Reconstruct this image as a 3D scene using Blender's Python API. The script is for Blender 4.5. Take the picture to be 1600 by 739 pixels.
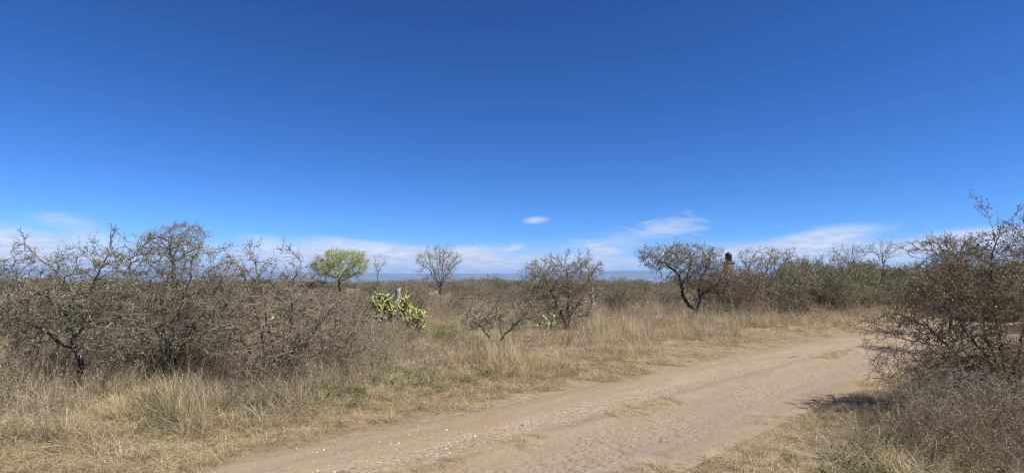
import bpy, math, random
import numpy as np
from mathutils import Vector, Matrix

for _o in list(bpy.data.objects):
    bpy.data.objects.remove(_o)
scene = bpy.context.scene
COL = scene.collection
R = math.radians

# ------------------------------------------------------------------ camera
CAM_H = 1.70
FPX = 873.0                     # focal length in pixels of the 1600 px wide photograph
PITCH = math.atan(67.5 / FPX)
cam_d = bpy.data.cameras.new('camera')
cam_d.sensor_width = 36.0
cam_d.lens = FPX / 1600 * 36.0
cam_d.clip_start = 0.05
cam_d.clip_end = 60000
cam = bpy.data.objects.new('camera', cam_d)
COL.objects.link(cam)
cam.location = (0, 0, CAM_H)
cam.rotation_euler = (math.pi / 2 + PITCH, 0, 0)
scene.camera = cam
scene.cycles.pixel_filter_type = 'BLACKMAN_HARRIS'
scene.cycles.filter_width = 1.05
scene.cycles.use_denoising = True
scene.cycles.denoising_prefilter = 'NONE'

# ------------------------------------------------------------------ light
SUN_EL, SUN_AZ = R(53), R(116)       # azimuth clockwise from +Y (the view direction)
to_sun = Vector((math.sin(SUN_AZ) * math.cos(SUN_EL), math.cos(SUN_AZ) * math.cos(SUN_EL), math.sin(SUN_EL)))
sun_d = bpy.data.lights.new('sun', 'SUN')
sun_d.energy = 5.0
sun_d.angle = R(0.5)
sun_d.color = (1.0, 0.95, 0.86)
sun = bpy.data.objects.new('sun', sun_d)
COL.objects.link(sun)
sun.rotation_euler = (-to_sun).to_track_quat('-Z', 'Y').to_euler()
sun.location = (0, 0, 30)

vs = scene.view_settings
vs.view_transform = 'Standard'
vs.look = 'None'
vs.exposure = 0.8
vs.gamma = 1.0
vs.use_curve_mapping = False


def px_dir(px, py):
    u, v = (px - 800) / FPX, (369.5 - py) / FPX
    c, s = math.cos(PITCH), math.sin(PITCH)
    return (u, c - v * s, s + v * c)


def at(px, py, Y):
    """world point at depth Y that the camera sees at photograph pixel (px, py)"""
    d = px_dir(px, py)
    t = Y / d[1]
    return (d[0] * t, Y, CAM_H + d[2] * t)


def azel(px, py):
    d = px_dir(px, py)
    return math.atan2(d[0], d[1]), math.atan2(d[2], math.hypot(d[0], d[1]))


# ------------------------------------------------------------------ node helper
class NT:
    def __init__(self, tree):
        self.t = tree
        tree.nodes.clear()

    def n(self, typ, **kw):
        nd = self.t.nodes.new(typ)
        for k, v in kw.items():
            setattr(nd, k, v)
        return nd

    def l(self, a, b):
        self.t.links.new(a, b)

    def put(self, v, sock):
        if isinstance(v, bpy.types.NodeSocket):
            self.t.links.new(v, sock)
        else:
            sock.default_value = v

    def m(self, op, a, b=None, c=None, clamp=False):
        nd = self.n('ShaderNodeMath', operation=op, use_clamp=clamp)
        self.put(a, nd.inputs[0])
        if b is not None:
            self.put(b, nd.inputs[1])
        if c is not None:
            self.put(c, nd.inputs[2])
        return nd.outputs[0]

    def smooth(self, v, a, b, lo=0.0, hi=1.0):
        nd = self.n('ShaderNodeMapRange', interpolation_type='SMOOTHSTEP')
        self.put(v, nd.inputs[0])
        for i, x in enumerate((a, b, lo, hi)):
            nd.inputs[i + 1].default_value = x
        return nd.outputs[0]

    def mix(self, f, a, b, typ='MIX'):
        nd = self.n('ShaderNodeMix', data_type='RGBA', blend_type=typ)
        self.put(f, nd.inputs[0])
        for v, s in ((a, nd.inputs[6]), (b, nd.inputs[7])):
            if isinstance(v, tuple) and len(v) == 3:
                v = v + (1.0,)
            self.put(v, s)
        return nd.outputs[2]

    def ramp(self, f, stops):
        nd = self.n('ShaderNodeValToRGB')
        cr = nd.color_ramp
        while len(cr.elements) < len(stops):
            cr.elements.new(0.5)
        for e, (p, c) in zip(cr.elements, stops):
            e.position = p
            e.color = tuple(c) + (1.0,)
        self.put(f, nd.inputs[0])
        return nd.outputs[0]

    def noise(self, vec, scale, detail=3.0, rough=0.55, dist=0.0):
        nd = self.n('ShaderNodeTexNoise')
        if vec is not None:
            self.l(vec, nd.inputs['Vector'])
        nd.inputs['Scale'].default_value = scale
        nd.inputs['Detail'].default_value = detail
        nd.inputs['Roughness'].default_value = rough
        nd.inputs['Distortion'].default_value = dist
        return nd.outputs[0]

    def attr(self, name):
        nd = self.n('ShaderNodeAttribute', attribute_name=name)
        return nd.outputs['Fac']


# ------------------------------------------------------------------ world: blue sky with low clouds
world = bpy.data.worlds.new('World')
scene.world = world
world.use_nodes = True
w = NT(world.node_tree)
sky = w.n('ShaderNodeTexSky', sky_type='NISHITA')
sky.sun_disc = False
sky.sun_elevation = SUN_EL
sky.sun_rotation = SUN_AZ
sky.altitude = 1900
sky.air_density = 0.8
sky.dust_density = 0.0
sky.ozone_density = 8.0
tc = w.n('ShaderNodeTexCoord')
sx = w.n('ShaderNodeSeparateXYZ')
w.l(tc.outputs['Generated'], sx.inputs[0])
AZ = w.m('ARCTAN2', sx.outputs[0], sx.outputs[1])
EL = w.m('ARCSINE', sx.outputs[2])
# clear dry upland air: the blue deepens quickly with height, the same law over the whole sky
STR, EXPO = 0.06, 2 ** 0.8
sep = w.n('ShaderNodeSeparateColor')
w.l(sky.outputs[0], sep.inputs[0])
com = w.n('ShaderNodeCombineColor')
for k, (pw_, gain) in enumerate(((1.63, 4.2), (1.36, 3.3), (1.22, 3.25))):
    w.l(w.m('MULTIPLY', w.m('POWER', w.m('MULTIPLY', sep.outputs[k], STR), pw_), gain / EXPO / STR), com.inputs[k])
cv = w.n('ShaderNodeCombineXYZ')
w.l(w.m('MULTIPLY', AZ, 5.0), cv.inputs[0])
w.l(w.m('MULTIPLY', EL, 26.0), cv.inputs[1])
N1 = w.noise(cv.outputs[0], 1.6, 6.0, 0.6, 0.4)
N2 = w.noise(cv.outputs[0], 5.5, 5.0, 0.65, 0.2)
N3 = w.noise(cv.outputs[0], 0.55, 3.0, 0.5)


def cloud(px, py, rx, ry, tilt=0.0, amp=0.9, op=1.0, soft=0.2, fine=0.5):
    a0, e0 = azel(px, py)
    a1, _ = azel(px + rx, py)
    _, e1 = azel(px, py - ry)
    ra, re = a1 - a0, e1 - e0
    da, de = w.m('SUBTRACT', AZ, a0), w.m('SUBTRACT', EL, e0)
    de = w.m('SUBTRACT', de, w.m('MULTIPLY', da, tilt))
    d = w.m('SQRT', w.m('ADD', w.m('POWER', w.m('ABSOLUTE', w.m('DIVIDE', da, ra)), 2.0), w.m('POWER', w.m('ABSOLUTE', w.m('DIVIDE', de, re)), 2.0)))
    nn = w.m('ADD', w.m('MULTIPLY', w.m('SUBTRACT', N1, 0.5), amp * 2), w.m('MULTIPLY', w.m('SUBTRACT', N2, 0.5), amp * fine * 3.2))
    return w.m('MULTIPLY', w.smooth(w.m('ADD', d, nn), 1.12, soft), min(1.0, op * 1.25))


masks = []
# general thin bank all round the horizon, broken by noise
band = w.m('MULTIPLY', w.smooth(EL, R(4.6), R(1.0)), w.smooth(w.m('ADD', N3, w.m('MULTIPLY', w.m('SUBTRACT', N1, 0.5), 0.5)), 0.36, 0.62))
masks.append(w.m('MULTIPLY', band, 0.8))
for c in [
    (20, 400, 200, 50, -0.10, 0.45, 0.72, 0.45, 0.25), (100, 345, 70, 16, -0.1, 0.9, 0.30, 0.1, 0.5), (150, 372, 60, 14, -0.1, 0.7, 0.4, 0.2, 0.5),
    (640, 408, 230, 27, -0.04, 0.35, 0.72, 0.5, 0.35), (560, 384, 120, 12, -0.08, 0.8, 0.55, 0.2, 0.4), (480, 400, 130, 20, 0.0, 0.6, 0.5, 0.3, 0.4),
    (730, 402, 70, 22, 0.0, 0.7, 0.8, 0.4, 0.7), (615, 421, 28, 7, 0.0, 0.5, 0.9, 0.35, 1.0), (800, 388, 24, 7, 0.25, 0.5, 0.55, 0.2, 0.6),
    (700, 412, 48, 16, 0.0, 0.6, 1.0, 0.45, 1.0), (860, 414, 190, 18, 0.0, 0.45, 0.7, 0.4, 0.35), (745, 421, 40, 6, 0.0, 0.7, 0.9, 0.3, 1.2),
    (836, 344, 24, 7, 0.06, 0.35, 0.58, 0.1, 0.5),
    (970, 374, 110, 20, 0.12, 1.1, 0.36, 0.0, 0.9), (1045, 352, 70, 17, 0.15, 1.2, 0.32, 0.0, 0.9), (945, 392, 36, 9, 0.0, 0.6, 0.8, 0.3, 1.0), (930, 383, 20, 5, 0.1, 0.7, 0.7, 0.2, 1.0),
    (1280, 374, 130, 20, 0.15, 0.40, 0.62, 0.3, 0.3), (1190, 395, 130, 18, 0.05, 0.5, 0.6, 0.4, 0.3),
    (1330, 396, 190, 22, 0.05, 0.4, 0.55, 0.4, 0.3), (1530, 378, 190, 25, 0.06, 0.45, 0.68, 0.4, 0.3),
    (420, 382, 46, 15, -0.2, 0.8, 0.45, 0.2, 0.5),
]:
    masks.append(cloud(*c))
tot = masks[0]
for k in masks[1:]:
    # screen blend
    tot = w.m('SUBTRACT', 1.0, w.m('MULTIPLY', w.m('SUBTRACT', 1.0, tot), w.m('SUBTRACT', 1.0, k)))
CLOUD = w.mix(w.smooth(N2, 0.35, 0.7), (6.3, 7.0, 8.1), (9.8, 9.9, 10.1))
skycol = w.mix(w.m('MULTIPLY', tot, 0.97), com.outputs[0], CLOUD)
world.cycles.sampling_method = 'MANUAL'
world.cycles.sample_map_resolution = 256
bg = w.n('ShaderNodeBackground')
bg.inputs[1].default_value = STR
w.l(skycol, bg.inputs[0])
wo = w.n('ShaderNodeOutputWorld')
w.l(bg.outputs[0], wo.inputs[0])


# ------------------------------------------------------------------ tags and meshes
def tag(o, label=None, cat=None, group=None, kind=None):
    if label:
        o['label'] = label
    if cat:
        o['category'] = cat
    if group:
        o['group'] = group
    if kind:
        o['kind'] = kind
    return o


def empty(name, loc=(0, 0, 0), rz=0.0):
    o = bpy.data.objects.new(name, None)
    o.empty_display_size = 0.2
    o.location = loc
    o.rotation_euler = (0, 0, rz)
    COL.objects.link(o)
    return o


def quad_mesh(name, V, Q, mat, attrs=None, smooth=False):
    V = np.asarray(V, np.float32)
    Q = np.asarray(Q, np.int32)
    me = bpy.data.meshes.new(name)
    me.vertices.add(len(V))
    me.vertices.foreach_set('co', V.ravel())
    k = Q.shape[1]
    me.loops.add(Q.size)
    me.loops.foreach_set('vertex_index', Q.ravel())
    me.polygons.add(len(Q))
    me.polygons.foreach_set('loop_start', np.arange(0, Q.size, k, dtype=np.int32))
    me.polygons.foreach_set('loop_total', np.full(len(Q), k, np.int32))
    if smooth:
        me.polygons.foreach_set('use_smooth', np.ones(len(Q), bool))
    for an, av in (attrs or {}).items():
        a = me.attributes.new(an, 'FLOAT', 'POINT')
        a.data.foreach_set('value', np.asarray(av, np.float32).ravel())
    me.update(calc_edges=True)
    if mat:
        me.materials.append(mat)
    return me


def link(name, me, parent=None, loc=None):
    o = bpy.data.objects.new(name, me)
    if parent is not None:
        o.parent = parent
    if loc is not None:
        o.location = loc
    COL.objects.link(o)
    return o


class Geo:
    """collects quads with a tint value per vertex"""
    def __init__(self):
        self.V, self.Q, self.T, self.n = [], [], [], 0

    def add(self, V, Q, T):
        if len(V) == 0:
            return
        self.V.append(V)
        self.Q.append(Q + self.n)
        self.T.append(np.broadcast_to(np.asarray(T, np.float32), (len(V),)))
        self.n += len(V)

    def mesh(self, name, mat, smooth=False):
        if not self.V:
            return None
        return quad_mesh(name, np.concatenate(self.V), np.concatenate(self.Q), mat, {'tint': np.concatenate(self.T)}, smooth)


def norm(a):
    return a / np.maximum(np.linalg.norm(a, axis=-1, keepdims=True), 1e-9)


def tubes(P, Rd, k):
    """P (n,m,3), Rd (n,m): n tubes of m rings with k sides"""
    n, m = P.shape[:2]
    T = np.empty_like(P)
    T[:, 1:-1] = P[:, 2:] - P[:, :-2]
    T[:, 0] = P[:, 1] - P[:, 0]
    T[:, -1] = P[:, -1] - P[:, -2]
    T = norm(T)
    main = norm(P[:, -1] - P[:, 0])
    ref = np.where(np.abs(main[:, 2:3]) < 0.8, np.array([[0, 0, 1.0]]), np.array([[1.0, 0.3, 0]]))
    U = norm(np.cross(T, ref[:, None, :]))
    W = np.cross(T, U)
    a = np.arange(k) / k * 2 * math.pi
    V = P[:, :, None, :] + Rd[:, :, None, None] * (U[:, :, None, :] * np.cos(a)[None, None, :, None] + W[:, :, None, :] * np.sin(a)[None, None, :, None])
    V = V.reshape(-1, 3)
    i = np.arange(n)[:, None, None] * m * k
    j = np.arange(m - 1)[None, :, None] * k
    s = np.arange(k)[None, None, :]
    s2 = (s + 1) % k
    Q = np.stack([i + j + s, i + j + s2, i + j + k + s2, i + j + k + s], -1).reshape(-1, 4)
    return V, Q


def vnoise(x, y, scale, seed=0):
    """lattice value noise 0..1"""
    x = np.asarray(x, float) / scale
    y = np.asarray(y, float) / scale
    xi, yi = np.floor(x).astype(np.int64), np.floor(y).astype(np.int64)
    fx, fy = x - xi, y - yi
    fx, fy = fx * fx * (3 - 2 * fx), fy * fy * (3 - 2 * fy)

    def h(a, b):
        v = (a * 374761393 + b * 668265263 + seed * 974711) & 0x7fffffff
        v = ((v ^ (v >> 13)) * 1274126177) & 0x7fffffff
        return ((v ^ (v >> 16)) & 0xffff) / 65535.0
    return (h(xi, yi) * (1 - fx) + h(xi + 1, yi) * fx) * (1 - fy) + (h(xi, yi + 1) * (1 - fx) + h(xi + 1, yi + 1) * fx) * fy


def fbm(x, y, scale, seed=0, o=3):
    v, a, t = 0, 1.0, 0
    for k in range(o):
        v = v + a * vnoise(x, y, scale / 2 ** k, seed + k * 17)
        t += a
        a *= 0.5
    return v / t


# ------------------------------------------------------------------ materials
def material(name, build):
    mt = bpy.data.materials.new(name)
    mt.use_nodes = True
    b = NT(mt.node_tree)
    sh = build(b)
    o = b.n('ShaderNodeOutputMaterial')
    b.l(sh, o.inputs[0])
    return mt


def pbsdf(b, col, rough=0.9, spec=0.15, normal=None):
    p = b.n('ShaderNodeBsdfPrincipled')
    b.put(col if not isinstance(col, tuple) else col + (1.0,), p.inputs['Base Color'])
    b.put(rough, p.inputs['Roughness'])
    p.inputs['Specular IOR Level'].default_value = spec
    if normal is not None:
        b.l(normal, p.inputs['Normal'])
    return p.outputs[0]


def bump(b, h, strength, dist):
    nd = b.n('ShaderNodeBump')
    nd.inputs['Strength'].default_value = strength
    nd.inputs['Distance'].default_value = dist
    b.l(h, nd.inputs['Height'])
    return nd.outputs[0]


def bark_mat(name, dark, light, lichen, amount=0.5):
    def f(b):
        t = b.attr('tint')
        g = b.n('ShaderNodeNewGeometry')
        n = b.noise(g.outputs['Position'], 9.0, 4.0, 0.65)
        n2 = b.noise(g.outputs['Position'], 45.0, 3.0, 0.6)
        c = b.ramp(t, [(0.0, dark), (0.35, tuple(0.6 * a + 0.4 * c for a, c in zip(dark, light))), (1.0, light)])
        c = b.mix(b.m('MULTIPLY', b.smooth(n, 0.5, 0.68), amount), c, lichen)
        c = b.mix(b.smooth(n2, 0.3, 0.75), b.mix(1.0, c, (0.75, 0.73, 0.72), 'MULTIPLY'), c)
        return pbsdf(b, c, 0.88, 0.2, bump(b, n2, 0.5, 0.01))
    return material(name, f)


def leaf_mat(name, stops, trans=0.35, rough=0.6):
    def f(b):
        oi = b.n('ShaderNodeObjectInfo')
        t = b.m('ADD', b.attr('tint'), b.m('MULTIPLY', b.m('SUBTRACT', oi.outputs['Random'], 0.5), 0.35), clamp=True)
        c = b.ramp(t, stops)
        d = pbsdf(b, c, rough, 0.2)
        tr = b.n('ShaderNodeBsdfTranslucent')
        b.l(c, tr.inputs[0])
        mx = b.n('ShaderNodeMixShader')
        mx.inputs[0].default_value = trans
        b.l(d, mx.inputs[1])
        b.l(tr.outputs[0], mx.inputs[2])
        return mx.outputs[0]
    return material(name, f)


M = {}
M['bark'] = bark_mat('thorn_bark', (0.028, 0.022, 0.017), (0.29, 0.25, 0.185), (0.46, 0.44, 0.37), 0.6)
M['bark_grey'] = bark_mat('grey_bark', (0.045, 0.038, 0.03), (0.31, 0.265, 0.19), (0.48, 0.45, 0.36), 0.6)
M['bark_pale'] = bark_mat('pale_bark', (0.09, 0.077, 0.06), (0.33, 0.29, 0.215), (0.45, 0.43, 0.34), 0.5)
M['bark_brown'] = bark_mat('brown_bark', (0.04, 0.028, 0.02), (0.27, 0.205, 0.14), (0.40, 0.35, 0.26), 0.4)
M['leaf_olive'] = leaf_mat('olive_leaf', [(0.0, (0.06, 0.068, 0.028)), (0.5, (0.155, 0.165, 0.072)), (1.0, (0.34, 0.33, 0.18))])
M['leaf_greygreen'] = leaf_mat('grey_green_leaf', [(0.0, (0.11, 0.107, 0.06)), (0.5, (0.265, 0.25, 0.16)), (1.0, (0.52, 0.485, 0.36))])
M['leaf_dry'] = leaf_mat('dry_leaf', [(0.0, (0.13, 0.09, 0.06)), (0.5, (0.25, 0.19, 0.13)), (1.0, (0.45, 0.38, 0.29))])
M['leaf_brown_olive'] = leaf_mat('brown_olive_leaf', [(0.0, (0.08, 0.066, 0.034)), (0.5, (0.20, 0.17, 0.095)), (1.0, (0.42, 0.365, 0.23))])
M['leaf_dark'] = leaf_mat('evergreen_leaf', [(0.0, (0.025, 0.035, 0.015)), (0.6, (0.06, 0.075, 0.03)), (1.0, (0.12, 0.13, 0.06))], 0.25)
M['leaf_lime'] = leaf_mat('spring_leaf', [(0.0, (0.29, 0.34, 0.10)), (0.5, (0.46, 0.51, 0.17)), (1.0, (0.62, 0.66, 0.31))], 0.5)
M['leaf_green'] = leaf_mat('weed_leaf', [(0.0, (0.06, 0.085, 0.03)), (0.5, (0.13, 0.16, 0.055)), (1.0, (0.24, 0.26, 0.11))], 0.4)
M['straw'] = leaf_mat('straw', [(0.0, (0.24, 0.175, 0.095)), (0.45, (0.46, 0.36, 0.205)), (1.0, (0.70, 0.59, 0.38))], 0.3, 0.7)
M['straw_grey'] = leaf_mat('weathered_straw', [(0.0, (0.15, 0.115, 0.07)), (0.45, (0.32, 0.26, 0.165)), (1.0, (0.54, 0.46, 0.32))], 0.25, 0.8)
M['weed'] = leaf_mat('dead_weed_stem', [(0.0, (0.09, 0.062, 0.042)), (0.5, (0.23, 0.175, 0.115)), (1.0, (0.48, 0.41, 0.29))], 0.15, 0.85)


def earth(b):
    g = b.n('ShaderNodeNewGeometry')
    p = g.outputs['Position']
    n1 = b.noise(p, 0.9, 4, 0.6)
    n2 = b.noise(p, 14.0, 5, 0.7)
    n3 = b.noise(p, 0.02, 4, 0.6)
    c = b.mix(b.smooth(n1, 0.35, 0.65), (0.20, 0.145, 0.095), (0.27, 0.21, 0.14))
    c = b.mix(b.smooth(n2, 0.35, 0.7), c, b.mix(1.0, c, (0.62, 0.6, 0.58), 'MULTIPLY'))
    sp = b.n('ShaderNodeSeparateXYZ')
    b.l(p, sp.inputs[0])
    dist = b.n('ShaderNodeVectorMath', operation='LENGTH')
    b.l(p, dist.inputs[0])
    scrub = b.mix(b.smooth(n3, 0.35, 0.65), (0.10, 0.10, 0.055), (0.17, 0.14, 0.085))
    c = b.mix(b.smooth(dist.outputs[1], 60.0, 160.0), c, scrub)
    return pbsdf(b, c, 0.95, 0.1, bump(b, n2, 0.6, 0.03))


M['earth'] = material('dry_earth', earth)


# ------------------------------------------------------------------ terrain
CL = np.array([(-16, -12), (-10.2, -5.6), (-6.2, -1.2), (-4.0, 2.0), (-1.9, 4.15), (0.18, 6.15), (3.45, 9.35), (7.8, 13.4), (12.2, 17.1), (17.2, 20.6), (24, 23.2), (34, 25.0), (48, 26.5)], float)
HALF = 1.74


def spline(P, n):
    P = np.vstack([2 * P[0] - P[1], P, 2 * P[-1] - P[-2]])
    out = []
    for i in range(1, len(P) - 2):
        t = np.linspace(0, 1, n, endpoint=False)[:, None]
        a, b_, c, d = P[i - 1], P[i], P[i + 1], P[i + 2]
        out.append(0.5 * (2 * b_ + (c - a) * t + (2 * a - 5 * b_ + 4 * c - d) * t ** 2 + (3 * b_ - a - 3 * c + d) * t ** 3))
    out.append(P[-2][None])
    return np.vstack(out)


CLS = spline(CL, 24)
_seg = np.diff(CLS, axis=0)
_len = np.linalg.norm(_seg, axis=1)
CLT = np.concatenate([[0], np.cumsum(_len)])


def road_uv(x, y):
    """signed lateral offset (negative = far/left side) and arc length for points"""
    x = np.atleast_1d(np.asarray(x, float))
    y = np.atleast_1d(np.asarray(y, float))
    lat = np.empty(len(x))
    arc = np.empty(len(x))
    for s in range(0, len(x), 20000):
        P = np.stack([x[s:s + 20000], y[s:s + 20000]], -1)
        d = P[:, None, :] - CLS[None, :-1, :]
        t = np.clip((d * _seg).sum(-1) / (_len ** 2), 0, 1)
        q = d - t[..., None] * _seg
        dd = (q ** 2).sum(-1)
        i = dd.argmin(1)
        r = np.arange(len(P))
        cr = _seg[i, 0] * q[r, i, 1] - _seg[i, 1] * q[r, i, 0]
        lat[s:s + 20000] = -np.sign(cr) * np.sqrt(dd[r, i])
        arc[s:s + 20000] = CLT[i] + t[r, i] * _len[i]
    return lat, arc


def sstep(v, a, b):
    t = np.clip((v - a) / (b - a), 0, 1)
    return t * t * (3 - 2 * t)


def base_h(x, y):
    r = np.hypot(x, y)
    z = (fbm(x, y, 6.0, 3) - 0.5) * 0.16 * sstep(r, 2.0, 8.0) + (fbm(x, y, 1.2, 9) - 0.5) * 0.06
    fall = np.maximum(0, y * 0.93 - x * 0.12 - 95)
    z = z - 0.055 * fall * sstep(fall, 0, 60)
    z = np.maximum(z, -70 - 0.004 * r)
    return z


def ground_h(x, y, lat_known=None):
    x = np.atleast_1d(np.asarray(x, float))
    y = np.atleast_1d(np.asarray(y, float))
    z = base_h(x, y)
    near = (np.abs(x) < 60) & (y > -20) & (y < 45)
    if near.any():
        lat = lat_known[near] if lat_known is not None else road_uv(x[near], y[near])[0]
        e = np.abs(lat)
        k = 1 - sstep(e, HALF - 0.1, HALF + 1.6)
        zz = z[near] * (1 - k) + k * (-0.05)
        zz = zz + 0.10 * sstep(-lat, HALF + 0.2, HALF + 2.2) * (1 - sstep(-lat, HALF + 5, HALF + 9))
        zz = zz - 0.05 * (1 - sstep(e, HALF - 0.35, HALF - 0.1))
        z[near] = zz
    return z


def gz(x, y):
    return float(ground_h(x, y)[0])


rr = np.concatenate([[0.0], np.geomspace(0.6, 60, 150), np.geomspace(66, 16000, 70)])
NA = 420
aa = np.linspace(0, 2 * math.pi, NA, endpoint=False)
RR, AA = np.meshgrid(rr[1:], aa, indexing='ij')
GX, GY = RR * np.sin(AA), RR * np.cos(AA)
GZ = ground_h(GX.ravel(), GY.ravel())
gv = np.stack([GX.ravel(), GY.ravel(), GZ], -1)
i = np.arange(len(rr) - 2)[:, None] * NA
j = np.arange(NA)[None, :]
j2 = (j + 1) % NA
gq = np.stack([i + j, i + NA + j, i + NA + j2, i + j2], -1).reshape(-1, 4)
# close the disc under the camera with a fan of quads (pairs of wedges)
gv = np.vstack([gv, [[0, 0, gz(0, 0)]]])
cap = np.array([[len(gv) - 1, k, k + 1, (k + 2) % NA] for k in range(0, NA, 2)])
gq = np.vstack([gq, cap])
ground = link('ground', quad_mesh('ground', gv, gq, M['earth'], smooth=True))
tag(ground, kind='structure')


# ------------------------------------------------------------------ the dirt track, with ruts and cracked dried mud
def track_mat(b):
    U, Vv = b.attr('across'), b.attr('along')
    g = b.n('ShaderNodeNewGeometry')
    p = g.outputs['Position']
    n1 = b.noise(p, 1.1, 4, 0.6)
    n2 = b.noise(p, 22.0, 5, 0.7)
    n3 = b.noise(p, 140.0, 3, 0.7)
    cx = b.n('ShaderNodeCombineXYZ')
    b.l(U, cx.inputs[0])
    b.l(b.m('MULTIPLY', Vv, 0.12), cx.inputs[1])
    ns = b.noise(cx.outputs[0], 3.2, 4, 0.6)
    Uw = b.m('ADD', U, b.m('MULTIPLY', b.m('SUBTRACT', n1, 0.5), 0.5))
    red = (0.238, 0.177, 0.120)
    tan = (0.260, 0.203, 0.141)
    grey = (0.240, 0.195, 0.144)
    c = b.mix(b.smooth(ns, 0.38, 0.62), red, tan)
    # dried mud of the near wheel track is greyer
    mud = b.m('MULTIPLY', b.smooth(Uw, 0.05, 0.35), b.smooth(Uw, 1.35, 1.05))
    c = b.mix(b.m('MULTIPLY', mud, 0.65), c, grey)
    # pale silt beside it
    silt = b.m('MULTIPLY', b.smooth(Uw, 0.88, 0.98), b.smooth(Uw, 1.22, 1.10))
    c = b.mix(b.m('MULTIPLY', silt, 0.6), c, (0.272, 0.225, 0.170))
    # pale gritty streak along the far wheel track
    grit = b.m('MULTIPLY', b.smooth(Uw, -0.95, -0.65), b.smooth(Uw, -0.1, -0.35))
    c = b.mix(b.m('MULTIPLY', grit, b.smooth(n2, 0.45, 0.62)), c, (0.38, 0.29, 0.21))
    # yellowish dead grass stain of the middle ridge
    mid = b.m('MULTIPLY', b.smooth(b.m('ABSOLUTE', b.m('ADD', U, 0.05)), 0.32, 0.1), b.smooth(n1, 0.42, 0.6))
    c = b.mix(b.m('MULTIPLY', mid, 0.35), c, (0.31, 0.235, 0.14))
    c = b.mix(b.m('MULTIPLY', b.smooth(n2, 0.52, 0.3), 0.55), c, b.mix(1.0, c, (0.62, 0.58, 0.56), 'MULTIPLY'))
    c = b.mix(b.m('MULTIPLY', b.smooth(n3, 0.6, 0.74), 0.5), c, (0.46, 0.39, 0.31))
    h = b.m('ADD', n2, b.m('MULTIPLY', n3, 0.5))
    return pbsdf(b, c, 0.95, 0.08, bump(b, h, 0.7, 0.018))


M['track'] = material('track_dirt', track_mat)


def crack_depth(u, v, cell):
    """0 inside a mud plate, 1 in the crack between plates (distance to the Voronoi edge)"""
    x, y = u / cell, v / cell
    xi, yi = np.floor(x).astype(np.int64), np.floor(y).astype(np.int64)
    f1 = np.full(x.shape, 9.0)
    f2 = np.full(x.shape, 9.0)
    for dx in (-1, 0, 1):
        for dy in (-1, 0, 1):
            a, c = xi + dx, yi + dy
            h1 = ((a * 73856093) ^ (c * 19349663)) & 0x7fffffff
            h1 = ((h1 ^ (h1 >> 11)) * 1274126177) & 0x7fffffff
            h2 = ((h1 ^ (h1 >> 7)) * 668265263) & 0x7fffffff
            d = np.hypot(a + (h1 & 1023) / 1023.0 - x, c + (h2 & 1023) / 1023.0 - y)
            f2 = np.minimum(f2, np.maximum(d, f1))
            f1 = np.minimum(f1, d)
    return 1 - sstep(f2 - f1, 0.03, 0.20)


# arc positions: fine close to the camera
arcs = [CLT[24 * 2]]
while arcs[-1] < CLT[-1] - 0.5:
    s = arcs[-1]
    q = np.array([np.interp(s, CLT, CLS[:, 0]), np.interp(s, CLT, CLS[:, 1])])
    d = np.linalg.norm(q)
    vis = q[1] > 3.0
    arcs.append(s + (min(0.5, 0.0125 * (max(d, 4.8) / 5.2) ** 1.9) if vis else 0.2))
arcs = np.array(arcs)
lat_e = 1.90
us = np.concatenate([np.arange(-lat_e, 0.12, 0.024), np.arange(0.12, 1.08, 0.0105), np.arange(1.08, lat_e + .01, 0.024)])
SA, SU = np.meshgrid(arcs, us, indexing='ij')
cxp = np.interp(arcs, CLT, CLS[:, 0])
cyp = np.interp(arcs, CLT, CLS[:, 1])
tx = np.gradient(cxp, arcs)
ty = np.gradient(cyp, arcs)
tl = np.hypot(tx, ty)
nx, ny = ty / tl, -tx / tl                 # to the right of travel
TX = cxp[:, None] + nx[:, None] * SU
TY = cyp[:, None] + ny[:, None] * SU
gb = -0.05 + 0 * TX
edge = sstep(np.abs(SU), HALF - 0.35, lat_e)
gg = ground_h(TX.ravel(), TY.ravel(), SU.ravel()).reshape(TX.shape)
und = (fbm(TX, TY, 2.2, 31) - 0.5) * 0.05
rut = -0.045 * np.exp(-((SU + 0.72) / 0.30) ** 2) - 0.035 * np.exp(-((SU - 0.80) / 0.32) ** 2) + 0.03 * np.exp(-((SU + 0.02) / 0.22) ** 2)
small = (fbm(TX, TY, 0.22, 41) - 0.5) * 0.016 + (fbm(TX, TY, 0.07, 43, 2) - 0.5) * 0.007
wob = (vnoise(SA, SU * 0 + 3, 0.9, 5) - 0.5) * 0.26 + (vnoise(TX, TY, 0.35, 6) - 0.5) * 0.2
ck_zone = sstep(SU + wob, 0.22, 0.40) * (1 - sstep(SU + wob, 0.86, 1.02))
patchy = sstep(fbm(TX, TY, 1.3, 77), 0.30, 0.46)
wx = SU + (vnoise(TX, TY, 0.12, 8) - 0.5) * 0.07
wy = SA + (vnoise(TX, TY, 0.12, 18) - 0.5) * 0.07
crk = crack_depth(wx, wy * 0.85, 0.082)
plate = (vnoise(TX, TY, 0.09, 3) - 0.5) * 0.010
zc = ck_zone * patchy * (-0.012 * crk + plate)
tread = ck_zone * 0.004 * np.sin(SA * 2 * math.pi / 0.16 + SU * 9)
TZ = gb + und + rut + small + zc + tread
TZ = TZ * (1 - edge) + (gg - 0.03) * edge + 0.004 * (1 - edge)
na, nu = TX.shape
i = np.arange(na - 1)[:, None] * nu
j = np.arange(nu - 1)[None, :]
tq = np.stack([i + j, i + j + 1, i + nu + j + 1, i + nu + j], -1).reshape(-1, 4)
track = link('dirt_track', quad_mesh('dirt_track', np.stack([TX, TY, TZ], -1).reshape(-1, 3), tq, M['track'], {'across': SU.ravel(), 'along': SA.ravel()}, smooth=True))
tag(track, kind='structure')
_ti = arcs


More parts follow.
